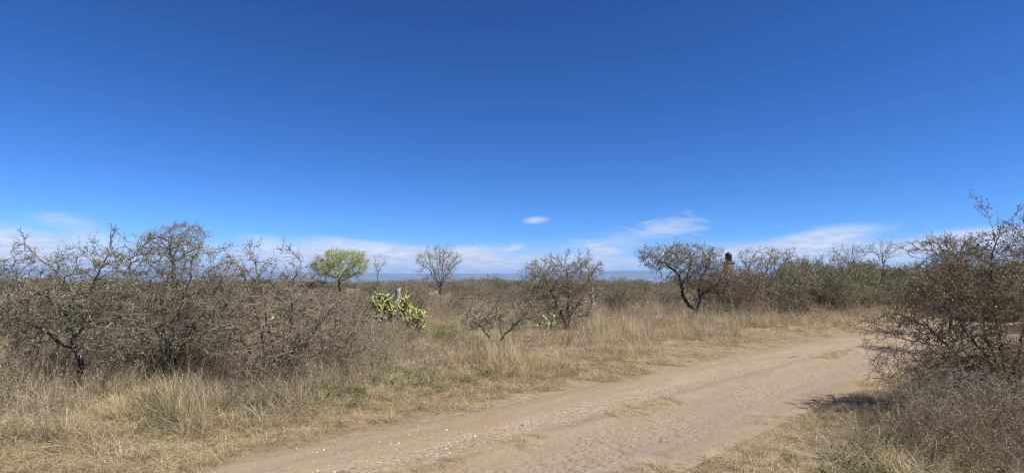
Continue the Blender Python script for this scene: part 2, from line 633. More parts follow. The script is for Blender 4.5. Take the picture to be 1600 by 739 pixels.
def track_z(lat, arc):
    a = np.clip(np.searchsorted(arcs, arc), 0, na - 1)
    b_ = np.clip(np.searchsorted(us, lat), 0, nu - 1)
    return TZ[a, b_]


def track_pt(lat, arc):
    x = np.interp(arc, arcs, cxp) + np.interp(arc, arcs, nx) * lat
    y = np.interp(arc, arcs, cyp) + np.interp(arc, arcs, ny) * lat
    return x, y, track_z(lat, arc)


# ------------------------------------------------------------------ far hills
def ridge(az, seed, lo, hi):
    n = fbm(az * 10 + 50, az * 0, 3.1, seed, 4)
    return lo + (hi - lo) * n


HAZ = np.linspace(-math.pi, math.pi, 900)


def hill_profile(az):
    d = np.degrees(az)
    h = 165 + 70 * (fbm(d + 400, d * 0, 16.0, 5, 4) - 0.5) + 8 * (fbm(d + 400, d * 0, 1.6, 15, 3) - 0.5)
    h = h + 45 * np.exp(-((d - 12) / 7.0) ** 2) - 20 * np.exp(-((d + 8) / 6) ** 2) + 25 * np.exp(-((d + 42) / 8) ** 2)
    return h


rows = [(8600, 0.0), (9800, 0.22), (10800, 0.42), (11800, 0.62), (12600, 0.84), (13200, 1.0), (14200, 0.9)]
hp = hill_profile(HAZ)
hv = []
for k, (rad, f) in enumerate(rows):
    wig = (fbm(np.degrees(HAZ) * 1.0 + 100 * k, HAZ * 0 + k * 7, 2.3, 61 + k, 3) - 0.5) * (46 if 0 < k < 5 else 10)
    hv.append(np.stack([np.sin(HAZ) * rad, np.cos(HAZ) * rad, -112 + f * (hp + 112) + wig * (f > 0) * 0.6], -1))
hv = np.concatenate(hv)
nh = len(HAZ)
i = np.arange(len(rows) - 1)[:, None] * nh
j = np.arange(nh - 1)[None, :]
hq = np.stack([i + j, i + nh + j, i + nh + j + 1, i + j + 1], -1).reshape(-1, 4)


def hillcol(b):
    g = b.n('ShaderNodeNewGeometry')
    n = b.noise(g.outputs['Position'], 0.0016, 6, 0.65)
    c = b.mix(b.smooth(n, 0.35, 0.65), (0.07, 0.085, 0.05), (0.17, 0.15, 0.10))
    return pbsdf(b, c, 0.95, 0.05)


M['hill'] = material('hill_scrub', hillcol)
hills = link('hills', quad_mesh('hills', hv, hq, M['hill'], smooth=True))
tag(hills, kind='structure')


# ------------------------------------------------------------------ woody plants: space colonisation
def resample(P, D):
    P = np.asarray(P, float)
    L = np.concatenate([[0], np.cumsum(np.linalg.norm(np.diff(P, axis=0), axis=1))])
    n = max(2, int(round(L[-1] / D)) + 1)
    t = np.linspace(0, L[-1], n)
    return np.stack([np.interp(t, L, P[:, k]) for k in range(3)], -1)


def colonize(stems, attr, D, dk, rng, jitter=0.35, up=0.05, maxit=140, di=1e9, inertia=0.55):
    pos = np.zeros((40000, 3))
    par = np.full(40000, -1, np.int64)
    n = 0
    for s in stems:
        P = resample(s, D)
        P[1:-1] += rng.normal(0, D * 0.16, P[1:-1].shape)
        p0 = -1
        if n:
            d = np.linalg.norm(pos[:n] - P[0], axis=1)
            k = d.argmin()
            if d[k] < 0.22:
                p0 = k
                P = P[1:]
        for q in P:
            pos[n] = q
            par[n] = p0
            p0 = n
            n += 1
    cc = np.zeros(40000, np.int32)
    alive = np.ones(len(attr), bool)
    d = np.linalg.norm(attr[:, None, :] - pos[None, :n, :], axis=2)
    near = d.argmin(1)
    dist = d.min(1)
    alive &= dist > dk
    stuck = 0
    for it in range(maxit):
        act = np.where(alive & (dist < di))[0]
        if len(act) < 3:
            break
        dirs = norm(attr[act] - pos[near[act]])
        acc = np.zeros((n, 3))
        np.add.at(acc, near[act], dirs)
        idx = np.unique(near[act])
        idx = idx[cc[idx] < 4]
        if len(idx) == 0 or n + len(idx) > 39000:
            break
        pd = np.where(par[idx][:, None] >= 0, norm(pos[idx] - pos[par[idx]]), 0.0)
        dd = norm(acc[idx]) + inertia * pd + rng.normal(0, jitter, (len(idx), 3))
        dd[:, 2] += up
        newp = pos[idx] + D * norm(dd)
        pos[n:n + len(idx)] = newp
        par[n:n + len(idx)] = idx
        cc[idx] += 1
        al = np.where(alive)[0]
        d2 = ((attr[al][:, None, :] - newp[None]) ** 2).sum(2)
        k = d2.argmin(1)
        m2 = np.sqrt(d2[np.arange(len(al)), k])
        better = m2 < dist[al]
        near[al[better]] = n + k[better]
        dist[al[better]] = m2[better]
        n += len(idx)
        before = alive.sum()
        alive &= dist > dk
        stuck = stuck + 1 if alive.sum() == before else 0
        if stuck > 10:
            break
    return pos[:n].copy(), par[:n].copy()


def chains(pos, par, r):
    n = len(pos)
    main = np.full(n, -1, np.int64)
    best = np.zeros(n)
    for c in range(n):
        p = par[c]
        if p >= 0 and r[c] > best[p]:
            best[p] = r[c]
            main[p] = c
    out = []
    for c in range(n):
        p = par[c]
        if p < 0 or main[p] != c:
            ch = [p] if p >= 0 else []
            k = c
            while k >= 0:
                ch.append(k)
                k = main[k]
            if len(ch) > 1:
                out.append((ch, p >= 0))
    return out


def leaves(geo, C, size, rng, tint, flat=0.0, aspect=0.5):
    n = len(C)
    if n == 0:
        return
    a = norm(rng.normal(0, 1, (n, 3)))
    b = rng.normal(0, 1, (n, 3))
    b[:, 2] *= 1 - flat
    a[:, 2] *= 1 - flat
    a = norm(a)
    b = norm(b - a * (a * b).sum(1, keepdims=True))
    s = size * rng.uniform(0.6, 1.35, (n, 1))
    A, B = a * s, b * s * aspect
    V = np.stack([C - A * 0.1, C + A * 0.5 + B * 0.5, C + A, C + A * 0.5 - B * 0.5], 1).reshape(-1, 3)
    Q = np.arange(4 * n).reshape(-1, 4)
    geo.add(V, Q, np.repeat(tint, 4))


def twigs(P0, D0, L, r0, rng, seg=3, zig=0.35):
    n = len(P0)
    P = np.empty((n, seg + 1, 3))
    P[:, 0] = P0
    d = norm(D0)
    for k in range(seg):
        P[:, k + 1] = P[:, k] + d * (L / seg)[:, None]
        d = norm(d + rng.normal(0, zig, (n, 3)))
    Rr = np.linspace(1.0, 0.45, seg + 1)[None, :] * r0[:, None]
    return P, Rr


TW, SB = 2.5, 1.5


def grow(seed, stems, ells, D=0.07, dk=0.12, r0=0.0028, expo=2.35, rmax=0.06, jitter=0.35, up=0.05, twig_n=1.5, twig_l=0.16, sub=1.0,
         leaf_n=0.0, leaf_s=0.02, mats=('bark', 'leaf_olive'), spikes=(), tint=1.0, thick=0.012, shell=0.0, thorn=True, up_twig=0.15, leaf_zmin=-9, leaf_clump=2):
    """returns meshes {trunk, crown, foliage}; stems: polylines, ells: (centre, radii, count), spikes: (tip point, from point)"""
    rng = np.random.default_rng(seed)
    twig_n, sub = twig_n * TW, sub * SB
    att = []
    for c, rad, n in ells:
        n = int(n * 2.3)
        q = norm(rng.normal(0, 1, (n, 3))) * (rng.uniform(shell ** 3, 1, (n, 1)) ** (1 / 3))
        k = max(3, n // 17)
        if n > 60:                                   # clumped, so that the crown has dense sprays and shaded gaps
            own = rng.integers(0, k, n)
            q = np.where(rng.uniform(0, 1, (n, 1)) < 0.8, q[:k][own] * 0.94 + rng.normal(0, 0.085, (n, 3)), q)
        att.append(np.asarray(c) + q * np.asarray(rad))
    for a, b_ in spikes:
        a, b_ = np.asarray(a, float), np.asarray(b_, float)
        t = np.linspace(0, 1, 9)[:, None]
        att.append(a * (1 - t) + b_ * t + rng.normal(0, 0.02, (9, 3)))
    att = np.concatenate(att)
    att = att[att[:, 2] > 0.03]
    pos, par = colonize(stems, att, D, dk, rng, jitter, up)
    n = len(pos)
    acc = np.zeros(n)
    r = np.zeros(n)
    kids = np.bincount(par[par >= 0], minlength=n)
    for k in range(n - 1, -1, -1):
        r[k] = max(r0, acc[k] ** (1 / expo)) if acc[k] else r0
        if par[k] >= 0:
            acc[par[k]] += r[k] ** expo
    if r.max() > rmax:
        s = math.log(rmax / r0) / math.log(r.max() / r0)
        r = r0 * (r / r0) ** s
    # lay out tubes
    big, fine, leafg = Geo(), Geo(), Geo()
    by = {}
    for ch, att_ in chains(pos, par, r):
        P = pos[ch]
        rad = r[ch].copy()
        if att_ and len(rad) > 1:
            rad[0] = min(rad[0], rad[1] * 1.15)
        rad[-1] *= 0.6
        k = 7 if rad.max() > 0.02 else (5 if rad.max() > thick * 0.7 else 3)
        by.setdefault((len(ch), k), []).append((P, rad))
    rref = max(rmax, 0.03)
    for (m, k), L in by.items():
        P = np.stack([a for a, _ in L])
        Rd = np.stack([b for _, b in L])
        bigm = Rd.max(1) > thick
        for sel, geo in ((bigm, big), (~bigm, fine)):
            if sel.any():
                V, Q = tubes(P[sel], Rd[sel], k)
                tv = np.clip(1.0 - (np.repeat(Rd[sel].ravel(), k) - r0) / (rref * 0.45), 0, 1) * tint
                tv = tv * np.repeat(rng.uniform(0.6, 1.0, sel.sum()), m * k)
                geo.add(V, Q, tv)
    # fine twigs off the thin wood
    thin = np.where((r < r0 * 2.7) & (par >= 0))[0]
    d0 = norm(pos[thin] - pos[par[thin]])
    cnt = rng.poisson(twig_n, len(thin)) + (kids[thin] == 0)
    src = np.repeat(np.arange(len(thin)), cnt)
    P0 = pos[thin][src]
    dirs = d0[src] * 0.6 + rng.normal(0, 0.55, (len(src), 3))
    dirs[:, 2] += up_twig
    L = twig_l * rng.uniform(0.35, 1.35, len(src))
    TP, TR = twigs(P0, dirs, L, np.full(len(src), r0 * 0.85), rng, 3, 0.26)
    V, Q = tubes(TP, TR, 3)
    fine.add(V, Q, np.repeat(rng.uniform(0.0, 1.0, len(src)) ** 0.7 * tint, 4 * 3))
    ends = [TP[:, 2], TP[:, 3], TP[:, 1]]
    if sub > 0:
        cnt = rng.poisson(sub, len(TP))
        s2 = np.repeat(np.arange(len(TP)), cnt)
        f = rng.uniform(0.25, 0.95, len(s2))[:, None]
        j_ = np.minimum((f[:, 0] * 3).astype(int), 2)
        Pb = TP[s2, j_] * (1 - (f * 3 - j_[:, None])) + TP[s2, j_ + 1] * (f * 3 - j_[:, None])
        dirs = norm(TP[s2, 3] - TP[s2, 0]) * 0.5 + rng.normal(0, 0.7, (len(s2), 3))
        L2 = twig_l * 0.42 * rng.uniform(0.3, 1.3, len(s2))
        SP, SR = twigs(Pb, dirs, L2, np.full(len(s2), r0 * 0.65), rng, 2, 0.4)
        V, Q = tubes(SP, SR, 3)
        fine.add(V, Q, np.repeat(rng.uniform(0.1, 1.0, len(s2)) * tint, 9))
        ends += [SP[:, 2], SP[:, 1]]
    if leaf_n > 0:
        E = np.concatenate(ends)
        cnt = rng.poisson(leaf_n, len(E)) * (rng.uniform(0, 1, len(E)) < 0.8)
        C = np.repeat(E, cnt, axis=0)
        C = C + rng.normal(0, leaf_s * 0.8, C.shape)
        C = C[C[:, 2] > leaf_zmin]
        tn = np.clip(rng.normal(0.5, 0.32, len(C)), 0, 1)
        leaves(leafg, C, leaf_s, rng, tn)
    print('grow', seed, 'nodes', len(pos), 'tris', 2 * sum(len(q) for g_ in (big, fine, leafg) for q in g_.Q))
    return {'trunk': big.mesh('trunk', M[mats[0]], True), 'crown': fine.mesh('crown', M[mats[0]]), 'foliage': leafg.mesh('foliage', M[mats[1]])}


def plant(name, label, cat, loc, meshes, group=None, rz=0.0, sc=1.0):
    e = empty(name, loc, rz)
    e.scale = (sc, sc, sc) if not isinstance(sc, tuple) else sc
    tag(e, label, cat, group)
    for pn in ('trunk', 'crown', 'foliage'):
        if meshes.get(pn):
            link(pn, meshes[pn], e)
    return e


class Hero:
    """collects crown volumes given as photograph pixels at a depth, turned into metres round the plant's base"""
    def __init__(self, px, Y, py_base=None):
        x, y, _ = at(px, 500, Y)
        self.o = np.array([x, y, gz(x, y) - 0.04])
        self.Y = Y

    def p(self, px, py, dy=0.0):
        return np.array(at(px, py, self.Y + dy)) - self.o

    def ell(self, px, py, rx, rz, ry, n, dy=0.0):
        k = (self.Y + dy) / FPX
        return (self.p(px, py, dy), (rx * k, ry, rz * k), n)

    def stem(self, *pts):
        return [self.p(*q) for q in pts]

    def base(self, dx=0.0, dy=0.0):
        return np.array([dx, dy, 0.0])


SUB = {}


def root_of(h, pts, spread=0.05):
    return [h.base()] + h.stem(*pts)


print('terrain done')

# ------------------------------------------------------------------ the plants that stand out
def hero(name, label, cat, h, meshes, group=None):
    return plant(name, label, cat, tuple(h.o), meshes, group)


# dark forked thorn tree at the left
h = Hero(131, 7.8)
m = grow(11, [root_of(h, [(125, 564), (116, 532), (109, 492), (113, 455), (88, 425), (62, 405), (38, 380)]),
              h.stem((120, 548), (92, 533, -.1), (52, 508, -.25), (14, 487, -.4)),
              h.stem((116, 532), (128, 512, .15), (126, 480, .3), (150, 440, .35), (168, 400, .3)),
              h.stem((109, 492), (80, 470, .1), (40, 445, .2), (0, 428, .3)),
              h.stem((150, 440, .35), (185, 415, .5), (175, 385, .5))],
         [h.ell(60, 478, 80, 42, .7, 300), h.ell(60, 420, 70, 28, .6, 40), h.ell(135, 470, 80, 45, .7, 360), h.ell(130, 410, 80, 28, .6, 55), h.ell(10, 480, 50, 45, .6, 150), h.ell(180, 405, 50, 30, .5, 40), h.ell(70, 530, 70, 42, .6, 200), h.ell(180, 520, 50, 60, .6, 220)],
         D=.07, dk=.115, r0=.0044, rmax=.036, twig_n=.85, twig_l=.16, sub=.9, leaf_n=.75, leaf_s=.025, mats=('bark', 'leaf_greygreen'),
         spikes=[(h.p(62, 405), h.p(36, 366)), (h.p(160, 420, .3), h.p(186, 360, .3)), (h.p(130, 430), h.p(140, 372)), (h.p(10, 440), h.p(-8, 405)), (h.p(75, 430), h.p(62, 388)), (h.p(95, 430), h.p(104, 392)), (h.p(150, 420), h.p(168, 378)), (h.p(25, 440), h.p(10, 398))])
hero('thorn_tree', 'thorny grey shrub tree with dark forked trunk, first from the picture edge beside the grass', 'tree', h, m)

# tangled dark thicket behind it
h = Hero(262, 9.1)
m = grow(12, [root_of(h, [(250, 520), (222, 480), (205, 440), (203, 405), (240, 372)]), root_of(h, [(270, 520), (285, 470), (300, 430)]),
              root_of(h, [(290, 530), (325, 480), (345, 440)]), root_of(h, [(235, 530), (190, 500, .3), (165, 460, .4)]), root_of(h, [(262, 540), (250, 480, .6), (265, 420, .7)])],
         [h.ell(245, 468, 90, 52, 1.0, 520), h.ell(240, 402, 80, 25, .7, 55), h.ell(305, 492, 75, 58, 1.0, 460), h.ell(320, 425, 40, 25, .6, 26), h.ell(265, 530, 110, 50, .8, 560), h.ell(265, 575, 105, 38, .6, 330), h.ell(190, 500, 60, 65, .7, 260)],
         D=.08, dk=.125, r0=.0045, rmax=.034, twig_n=.95, twig_l=.18, sub=.9, leaf_n=.3, leaf_s=.026, mats=('bark', 'leaf_greygreen'), tint=.5,
         spikes=[(h.p(220, 400), h.p(176, 362)), (h.p(235, 400), h.p(246, 362)), (h.p(170, 420), h.p(130, 395)), (h.p(300, 420), h.p(315, 375)), (h.p(215, 420), h.p(205, 374)), (h.p(240, 410), h.p(225, 368)), (h.p(285, 430), h.p(290, 395)), (h.p(330, 440), h.p(338, 400)), (h.p(260, 420), h.p(272, 385))])
hero('thorn_bush', 'tangled thorn bush with dark shaded inside, right of the forked thorn tree', 'bush', h, m)

# thorn bush with long bare shoots
h = Hero(415, 8.3)
m = grow(13, [root_of(h, [(412, 550), (408, 515), (394, 465), (378, 420), (350, 388)]), root_of(h, [(430, 560), (420, 520), (415, 470), (400, 420), (388, 380)]),
              root_of(h, [(440, 560), (455, 500), (458, 440), (470, 410)]), root_of(h, [(395, 560), (365, 500, .3), (345, 450, .4)]), root_of(h, [(435, 570), (490, 520, -.1), (520, 480, -.2)])],
         [h.ell(405, 490, 75, 45, .8, 400), h.ell(395, 428, 75, 28, .6, 60), h.ell(455, 498, 60, 46, .7, 320), h.ell(460, 435, 38, 25, .5, 26), h.ell(350, 485, 50, 50, .6, 190), h.ell(345, 425, 30, 25, .5, 22), h.ell(420, 545, 95, 50, .7, 480), h.ell(430, 585, 75, 30, .5, 220)],
         D=.075, dk=.12, r0=.0045, rmax=.032, twig_n=.95, twig_l=.16, sub=.9, leaf_n=.3, leaf_s=.024, mats=('bark_grey', 'leaf_dry'),
         spikes=[(h.p(395, 430), h.p(389, 372)), (h.p(360, 420), h.p(343, 382)), (h.p(450, 440), h.p(471, 400)), (h.p(420, 430), h.p(440, 385)), (h.p(370, 420), h.p(366, 384)), (h.p(330, 430), h.p(322, 392)), (h.p(480, 440), h.p(487, 412)), (h.p(405, 430), h.p(408, 388)), (h.p(450, 430), h.p(461, 388)), (h.p(425, 430), h.p(421, 395)), (h.p(355, 430), h.p(333, 400))])
hero('thorn_bush', 'thorny bush with long bare shoots standing up against the sky, left of the green tree', 'bush', h, m)

# low grey twiggy bush beside it
h = Hero(520, 9.4)
m = grow(14, [root_of(h, [(505, 540), (490, 500)]), root_of(h, [(520, 540), (525, 490)]), root_of(h, [(535, 545), (555, 510)]), root_of(h, [(515, 560), (480, 540, .3)]), root_of(h, [(525, 560), (570, 545, -.2)])],
         [h.ell(520, 500, 75, 55, .9, 500), h.ell(550, 545, 50, 40, .7, 260), h.ell(480, 545, 60, 50, .7, 240)],
         D=.065, dk=.115, r0=.0038, rmax=.016, twig_n=.9, twig_l=.15, sub=1.0, leaf_n=.25, leaf_s=.016, mats=('bark_grey', 'leaf_dry'))
hero('twiggy_bush', 'low leafless grey twiggy bush sprawling right of the bush with long shoots', 'bush', h, m)

# grey brush in front of the cactus
h = Hero(588, 14.4)
m = grow(15, [root_of(h, [(575, 540), (560, 510)]), root_of(h, [(590, 540), (600, 515)]), root_of(h, [(600, 548), (630, 535)]), root_of(h, [(580, 548), (545, 535)])],
         [h.ell(590, 530, 48, 30, .9, 300), h.ell(550, 520, 45, 35, .8, 200)],
         D=.07, dk=.12, r0=.0046, rmax=.016, twig_n=1.0, twig_l=.16, sub=1.0, leaf_n=.2, leaf_s=.018, mats=('bark_grey', 'leaf_dry'))
hero('twiggy_bush', 'pale grey leafless brush growing against the foot of the large cactus', 'bush', h, m)

# small bare shrub in the grass
h = Hero(776, 12.4)
m = grow(16, [root_of(h, [(776, 550), (780, 535), (790, 520), (806, 508), (818, 492), (836, 478)]), h.stem((779, 538), (765, 528), (752, 510, .1), (738, 492, .2), (724, 476, .2)),
              h.stem((784, 528), (782, 508, .3), (776, 488, .4)), h.stem((752, 510, .1), (745, 508, -.3), (735, 500, -.4))],
         [h.ell(745, 495, 34, 26, .5, 210), h.ell(785, 492, 42, 30, .6, 280), h.ell(822, 488, 28, 24, .5, 170), h.ell(720, 478, 18, 18, .3, 60)],
         D=.065, dk=.115, r0=.0044, rmax=.028, twig_n=.95, twig_l=.15, sub=.9, leaf_n=.4, leaf_s=.022, mats=('bark', 'leaf_greygreen'), jitter=.3)
hero('thorn_shrub', 'small bare thorn shrub with short dark forked trunk alone in dry grass near the track', 'shrub', h, m)

# rounded shrub by the second post
h = Hero(884, 18.6)
m = grow(17, [root_of(h, [(878, 490), (862, 460), (850, 430)]), root_of(h, [(886, 490), (890, 455), (885, 420)]), root_of(h, [(892, 492), (912, 462), (922, 428)]), root_of(h, [(880, 500), (850, 485, .3)]), root_of(h, [(890, 500), (920, 490, -.2)])],
         [h.ell(862, 438, 44, 36, 1.2, 380), h.ell(905, 438, 44, 38, 1.2, 380), h.ell(882, 480, 70, 32, 1.2, 560), h.ell(835, 432, 26, 24, .7, 90)],
         D=.09, dk=.155, r0=.0066, rmax=.045, twig_n=1.0, twig_l=.22, sub=.9, leaf_n=.4, leaf_s=.03, mats=('bark_grey', 'leaf_greygreen'),
         spikes=[(h.p(850, 430), h.p(822, 410)), (h.p(880, 420), h.p(893, 386)), (h.p(915, 420), h.p(920, 390)), (h.p(855, 420), h.p(858, 398)), (h.p(925, 430), h.p(938, 412)), (h.p(900, 420), h.p(907, 395))])
hero('thorn_bush', 'leafless round grey bush in mid field beside the lichen-spotted post without cactus', 'bush', h, m)

# tree with a bent dark trunk
h = Hero(1088, 24.0)
m = grow(18, [root_of(h, [(1086, 486), (1074, 474), (1066, 460), (1066, 446), (1060, 428), (1040, 412), (1018, 400)]), root_of(h, [(1090, 484), (1094, 468), (1092, 450), (1096, 430), (1110, 410)]),
              h.stem((1066, 446), (1075, 425, .4), (1080, 405, .6)), h.stem((1093, 462), (1108, 452, -.3), (1122, 442, -.4)), h.stem((1060, 428), (1040, 436, -.4), (1024, 446, -.5))],
         [h.ell(1035, 405, 38, 22, 1.4, 380), h.ell(1075, 402, 46, 24, 1.6, 480), h.ell(1112, 428, 34, 34, 1.2, 420), h.ell(1085, 430, 40, 22, 1.2, 300), h.ell(1008, 396, 18, 12, .6, 80)],
         D=.11, dk=.165, r0=.0072, rmax=.11, twig_n=.8, twig_l=.22, sub=.8, leaf_n=1.1, leaf_s=.036, mats=('bark', 'leaf_brown_olive'),
         spikes=[(h.p(1060, 395), h.p(1055, 372)), (h.p(1020, 395), h.p(994, 388)), (h.p(1090, 395), h.p(1100, 380))], thick=.02)
hero('thorn_tree', 'flat-topped thorn tree with bent black trunk leaning over the dry field', 'tree', h, m)

# thicket beyond the track
TH = 'dense thicket beside the bent-trunk tree'
for k, (px, Y, ells, sp, mats, label, lf, seed) in enumerate([
    (1150, 23.5, [(1150, 450, 48, 46, 1.3, 560), (1130, 440, 30, 34, .9, 220)], [(1140, 420, 1128, 404), (1160, 425, 1166, 402)], ('bark_brown', 'leaf_dry'), 'brown leafless bush tangled against the right side of the bent-trunk tree', .35, 21),
    (1212, 24.5, [(1210, 440, 60, 42, 1.5, 640), (1190, 470, 56, 30, 1.2, 300)], [], ('bark_grey', 'leaf_greygreen'), 'wide grey-brown bush in the thicket, in front of the loose bare tree', .9, 22),
    (1275, 26.0, [(1276, 438, 52, 40, 1.5, 600), (1300, 465, 46, 30, 1.2, 280)], [], ('bark_grey', 'leaf_olive'), 'olive-leaved bush at the far end of the thicket above the track bend', 1.6, 23),
]):
    h = Hero(px, Y)
    st = [root_of(h, [(px + a, 480, b), (px + 2.4 * a, 450, 1.5 * b)]) for a, b in ((-14, .2), (-5, -.2), (4, .3), (14, -.1), (9, .4))]
    m = grow(seed, st, [h.ell(*e) for e in ells], D=.11, dk=.165, r0=.0068, rmax=.04, twig_n=.8, twig_l=.22, sub=.8, leaf_n=lf, leaf_s=.03, mats=mats,
             spikes=[(h.p(a, b), h.p(c, d)) for a, b, c, d in sp])
    hero('scrub_bush', label, 'bush', h, m, TH)

h = Hero(1192, 28.5)
m = grow(24, [root_of(h, [(1188, 450), (1170, 420), (1154, 398)]), root_of(h, [(1194, 450), (1200, 415), (1205, 395)]), root_of(h, [(1198, 450), (1222, 415), (1232, 400)])],
         [h.ell(1185, 402, 34, 20, 1.4, 190), h.ell(1222, 402, 26, 18, 1.2, 150)], D=.12, dk=.2, r0=.007, rmax=.06, twig_n=.6, twig_l=.24, sub=.5, leaf_n=.5, leaf_s=.035, mats=('bark_pale', 'leaf_dry'))
hero('bare_tree', 'loose bare tree with pale shoots rising behind the wide bush of the thicket', 'tree', h, m)

# tall pale tree far behind the left bushes
h = Hero(270, 22.0)
m = grow(25, [root_of(h, [(272, 440), (271, 405), (265, 390), (250, 375), (236, 368)]), h.stem((271, 405), (278, 385, .2), (285, 365, .3), (305, 350, .4)), h.stem((271, 410), (292, 395, -.3), (312, 385, -.4)),
              h.stem((270, 400), (255, 392, .5), (238, 390, .6)), h.stem((265, 390), (268, 370, -.4), (262, 355, -.5))],
         [h.ell(262, 376, 40, 20, 1.2, 380), h.ell(292, 368, 32, 22, 1.2, 320), h.ell(300, 395, 26, 20, 1.0, 150), h.ell(245, 398, 26, 18, 1.0, 130), h.ell(275, 415, 40, 16, 1.0, 150)],
         D=.10, dk=.155, r0=.0062, rmax=.085, twig_n=.9, twig_l=.22, sub=.8, leaf_n=.45, leaf_s=.028, mats=('bark_pale', 'leaf_greygreen'), jitter=.28)
hero('pale_tree', 'tall pale grey tree with fine domed crown rising behind the left thorn bushes', 'tree', h, m)

# bright green tree
h = Hero(531, 44.0)
m = grow(26, [root_of(h, [(531, 445), (528, 430), (520, 418), (510, 412)]), h.stem((530, 438), (538, 425, .3), (548, 412, .5)), h.stem((529, 432), (530, 415, -.5), (526, 403, -.6)), h.stem((530, 440), (548, 432, -.4), (560, 424, -.5)), h.stem((530, 438), (510, 428, .5), (498, 424, .8))],
         [h.ell(536, 406, 36, 13, 1.8, 260), h.ell(503, 416, 17, 14, 1.0, 120), h.ell(562, 411, 14, 16, 1.0, 120), h.ell(520, 402, 20, 10, 1.0, 70), h.ell(530, 426, 40, 12, 1.6, 190)],
         D=.17, dk=.25, r0=.009, rmax=.14, twig_n=.7, twig_l=.42, sub=.8, leaf_n=2.8, leaf_s=.08, mats=('bark_brown', 'leaf_lime'), shell=.45)
hero('green_tree', 'bright yellow-green leafy round tree standing out on the scrub skyline', 'tree', h, m)

# bare trees on the skyline
BT = 'bare trees on the skyline'


def vase(h, px, ybase, yfork, ytop, spread, n, seed, ry=1.2, **kw):
    rg = random.Random(seed)
    st = [root_of(h, [(px, (ybase + yfork) / 2), (px, yfork)])]
    for k in range(n):
        f = -1 + 2 * (k + rg.uniform(.2, .8)) / n
        st.append(h.stem((px, yfork + rg.uniform(0, 4)), (px + spread * f * .45, yfork + (ytop - yfork) * .45, ry * rg.uniform(-.4, .4)), (px + spread * f * .85, ytop + (yfork - ytop) * (.12 + .35 * f * f), ry * rg.uniform(-.8, .8))))
    return st


h = Hero(688, 36.0)
m = grow(31, vase(h, 688, 470, 446, 384, 46, 9, 1, 1.4), [h.ell(685, 412, 38, 28, 1.4, 260), h.ell(690, 440, 26, 16, 1.0, 120)], D=.15, dk=.24, r0=.0085, rmax=.075, twig_n=.7, twig_l=.42, sub=.6, leaf_n=.12, leaf_s=.045,
         mats=('bark_pale', 'leaf_olive'), jitter=.18, up=.25, up_twig=.6)
hero('bare_tree', 'leafless vase-shaped tree with pale upswept branches in the middle of the skyline', 'tree', h, m, BT)
h = Hero(590, 38.0)
m = grow(32, vase(h, 590, 455, 430, 398, 14, 5, 2, .8), [h.ell(590, 415, 14, 16, .7, 40)], D=.16, dk=.26, r0=.008, rmax=.035, twig_n=.35, twig_l=.4, sub=.3, mats=('bark_pale', 'leaf_dry'), jitter=.15, up=.3, up_twig=.6)
hero('bare_tree', 'thin leafless sapling with few upright twigs just right of the bright green tree', 'tree', h, m, BT)
h = Hero(1328, 40.0)
m = grow(33, vase(h, 1328, 450, 418, 378, 30, 6, 3, 1.2), [h.ell(1322, 400, 28, 18, 1.4, 150)], D=.18, dk=.28, r0=.009, rmax=.07, twig_n=.7, twig_l=.4, sub=.6, leaf_n=.1, leaf_s=.05, mats=('bark_pale', 'leaf_dry'), jitter=.22, up_twig=.4)
hero('bare_tree', 'leafless grey tree on the right skyline, nearer the water tank of the pair', 'tree', h, m, BT)
h = Hero(1380, 46.0)
m = grow(34, vase(h, 1380, 450, 412, 372, 30, 7, 4, 1.4), [h.ell(1380, 392, 30, 15, 1.4, 110)], D=.2, dk=.32, r0=.010, rmax=.08, twig_n=.5, twig_l=.5, sub=.4, mats=('bark_pale', 'leaf_dry'), jitter=.15, up=.1, up_twig=.4)
hero('bare_tree', 'leafless open-branched tree on the right skyline, farther from the water tank of the pair', 'tree', h, m, BT)
h = Hero(1482, 18.0)
m = grow(35, vase(h, 1490, 470, 430, 366, 48, 8, 5, 1.2), [h.ell(1480, 390, 50, 24, 1.4, 260), h.ell(1500, 430, 50, 30, 1.2, 200)], D=.11, dk=.18, r0=.0068, rmax=.05, twig_n=.8, twig_l=.24, sub=.7, leaf_n=.3, leaf_s=.026, mats=('bark_brown', 'leaf_olive'))
hero('bare_tree', 'bare brown tree with thin arching twigs behind the large bush by the camera', 'tree', h, m)
h = Hero(1500, 13.5)
m = grow(36, [root_of(h, [(1498, 460), (1490, 410)]), root_of(h, [(1505, 460), (1512, 415)])], [h.ell(1502, 408, 36, 22, .7, 330), h.ell(1510, 440, 50, 34, .9, 300)], D=.09, dk=.14, r0=.004, rmax=.03, twig_n=1.0, twig_l=.15, sub=.8, leaf_n=1.3, leaf_s=.03, mats=('bark_brown', 'leaf_dark'))
hero('evergreen_shrub', 'dark leafy evergreen shrub showing above the large bush by the camera', 'shrub', h, m)

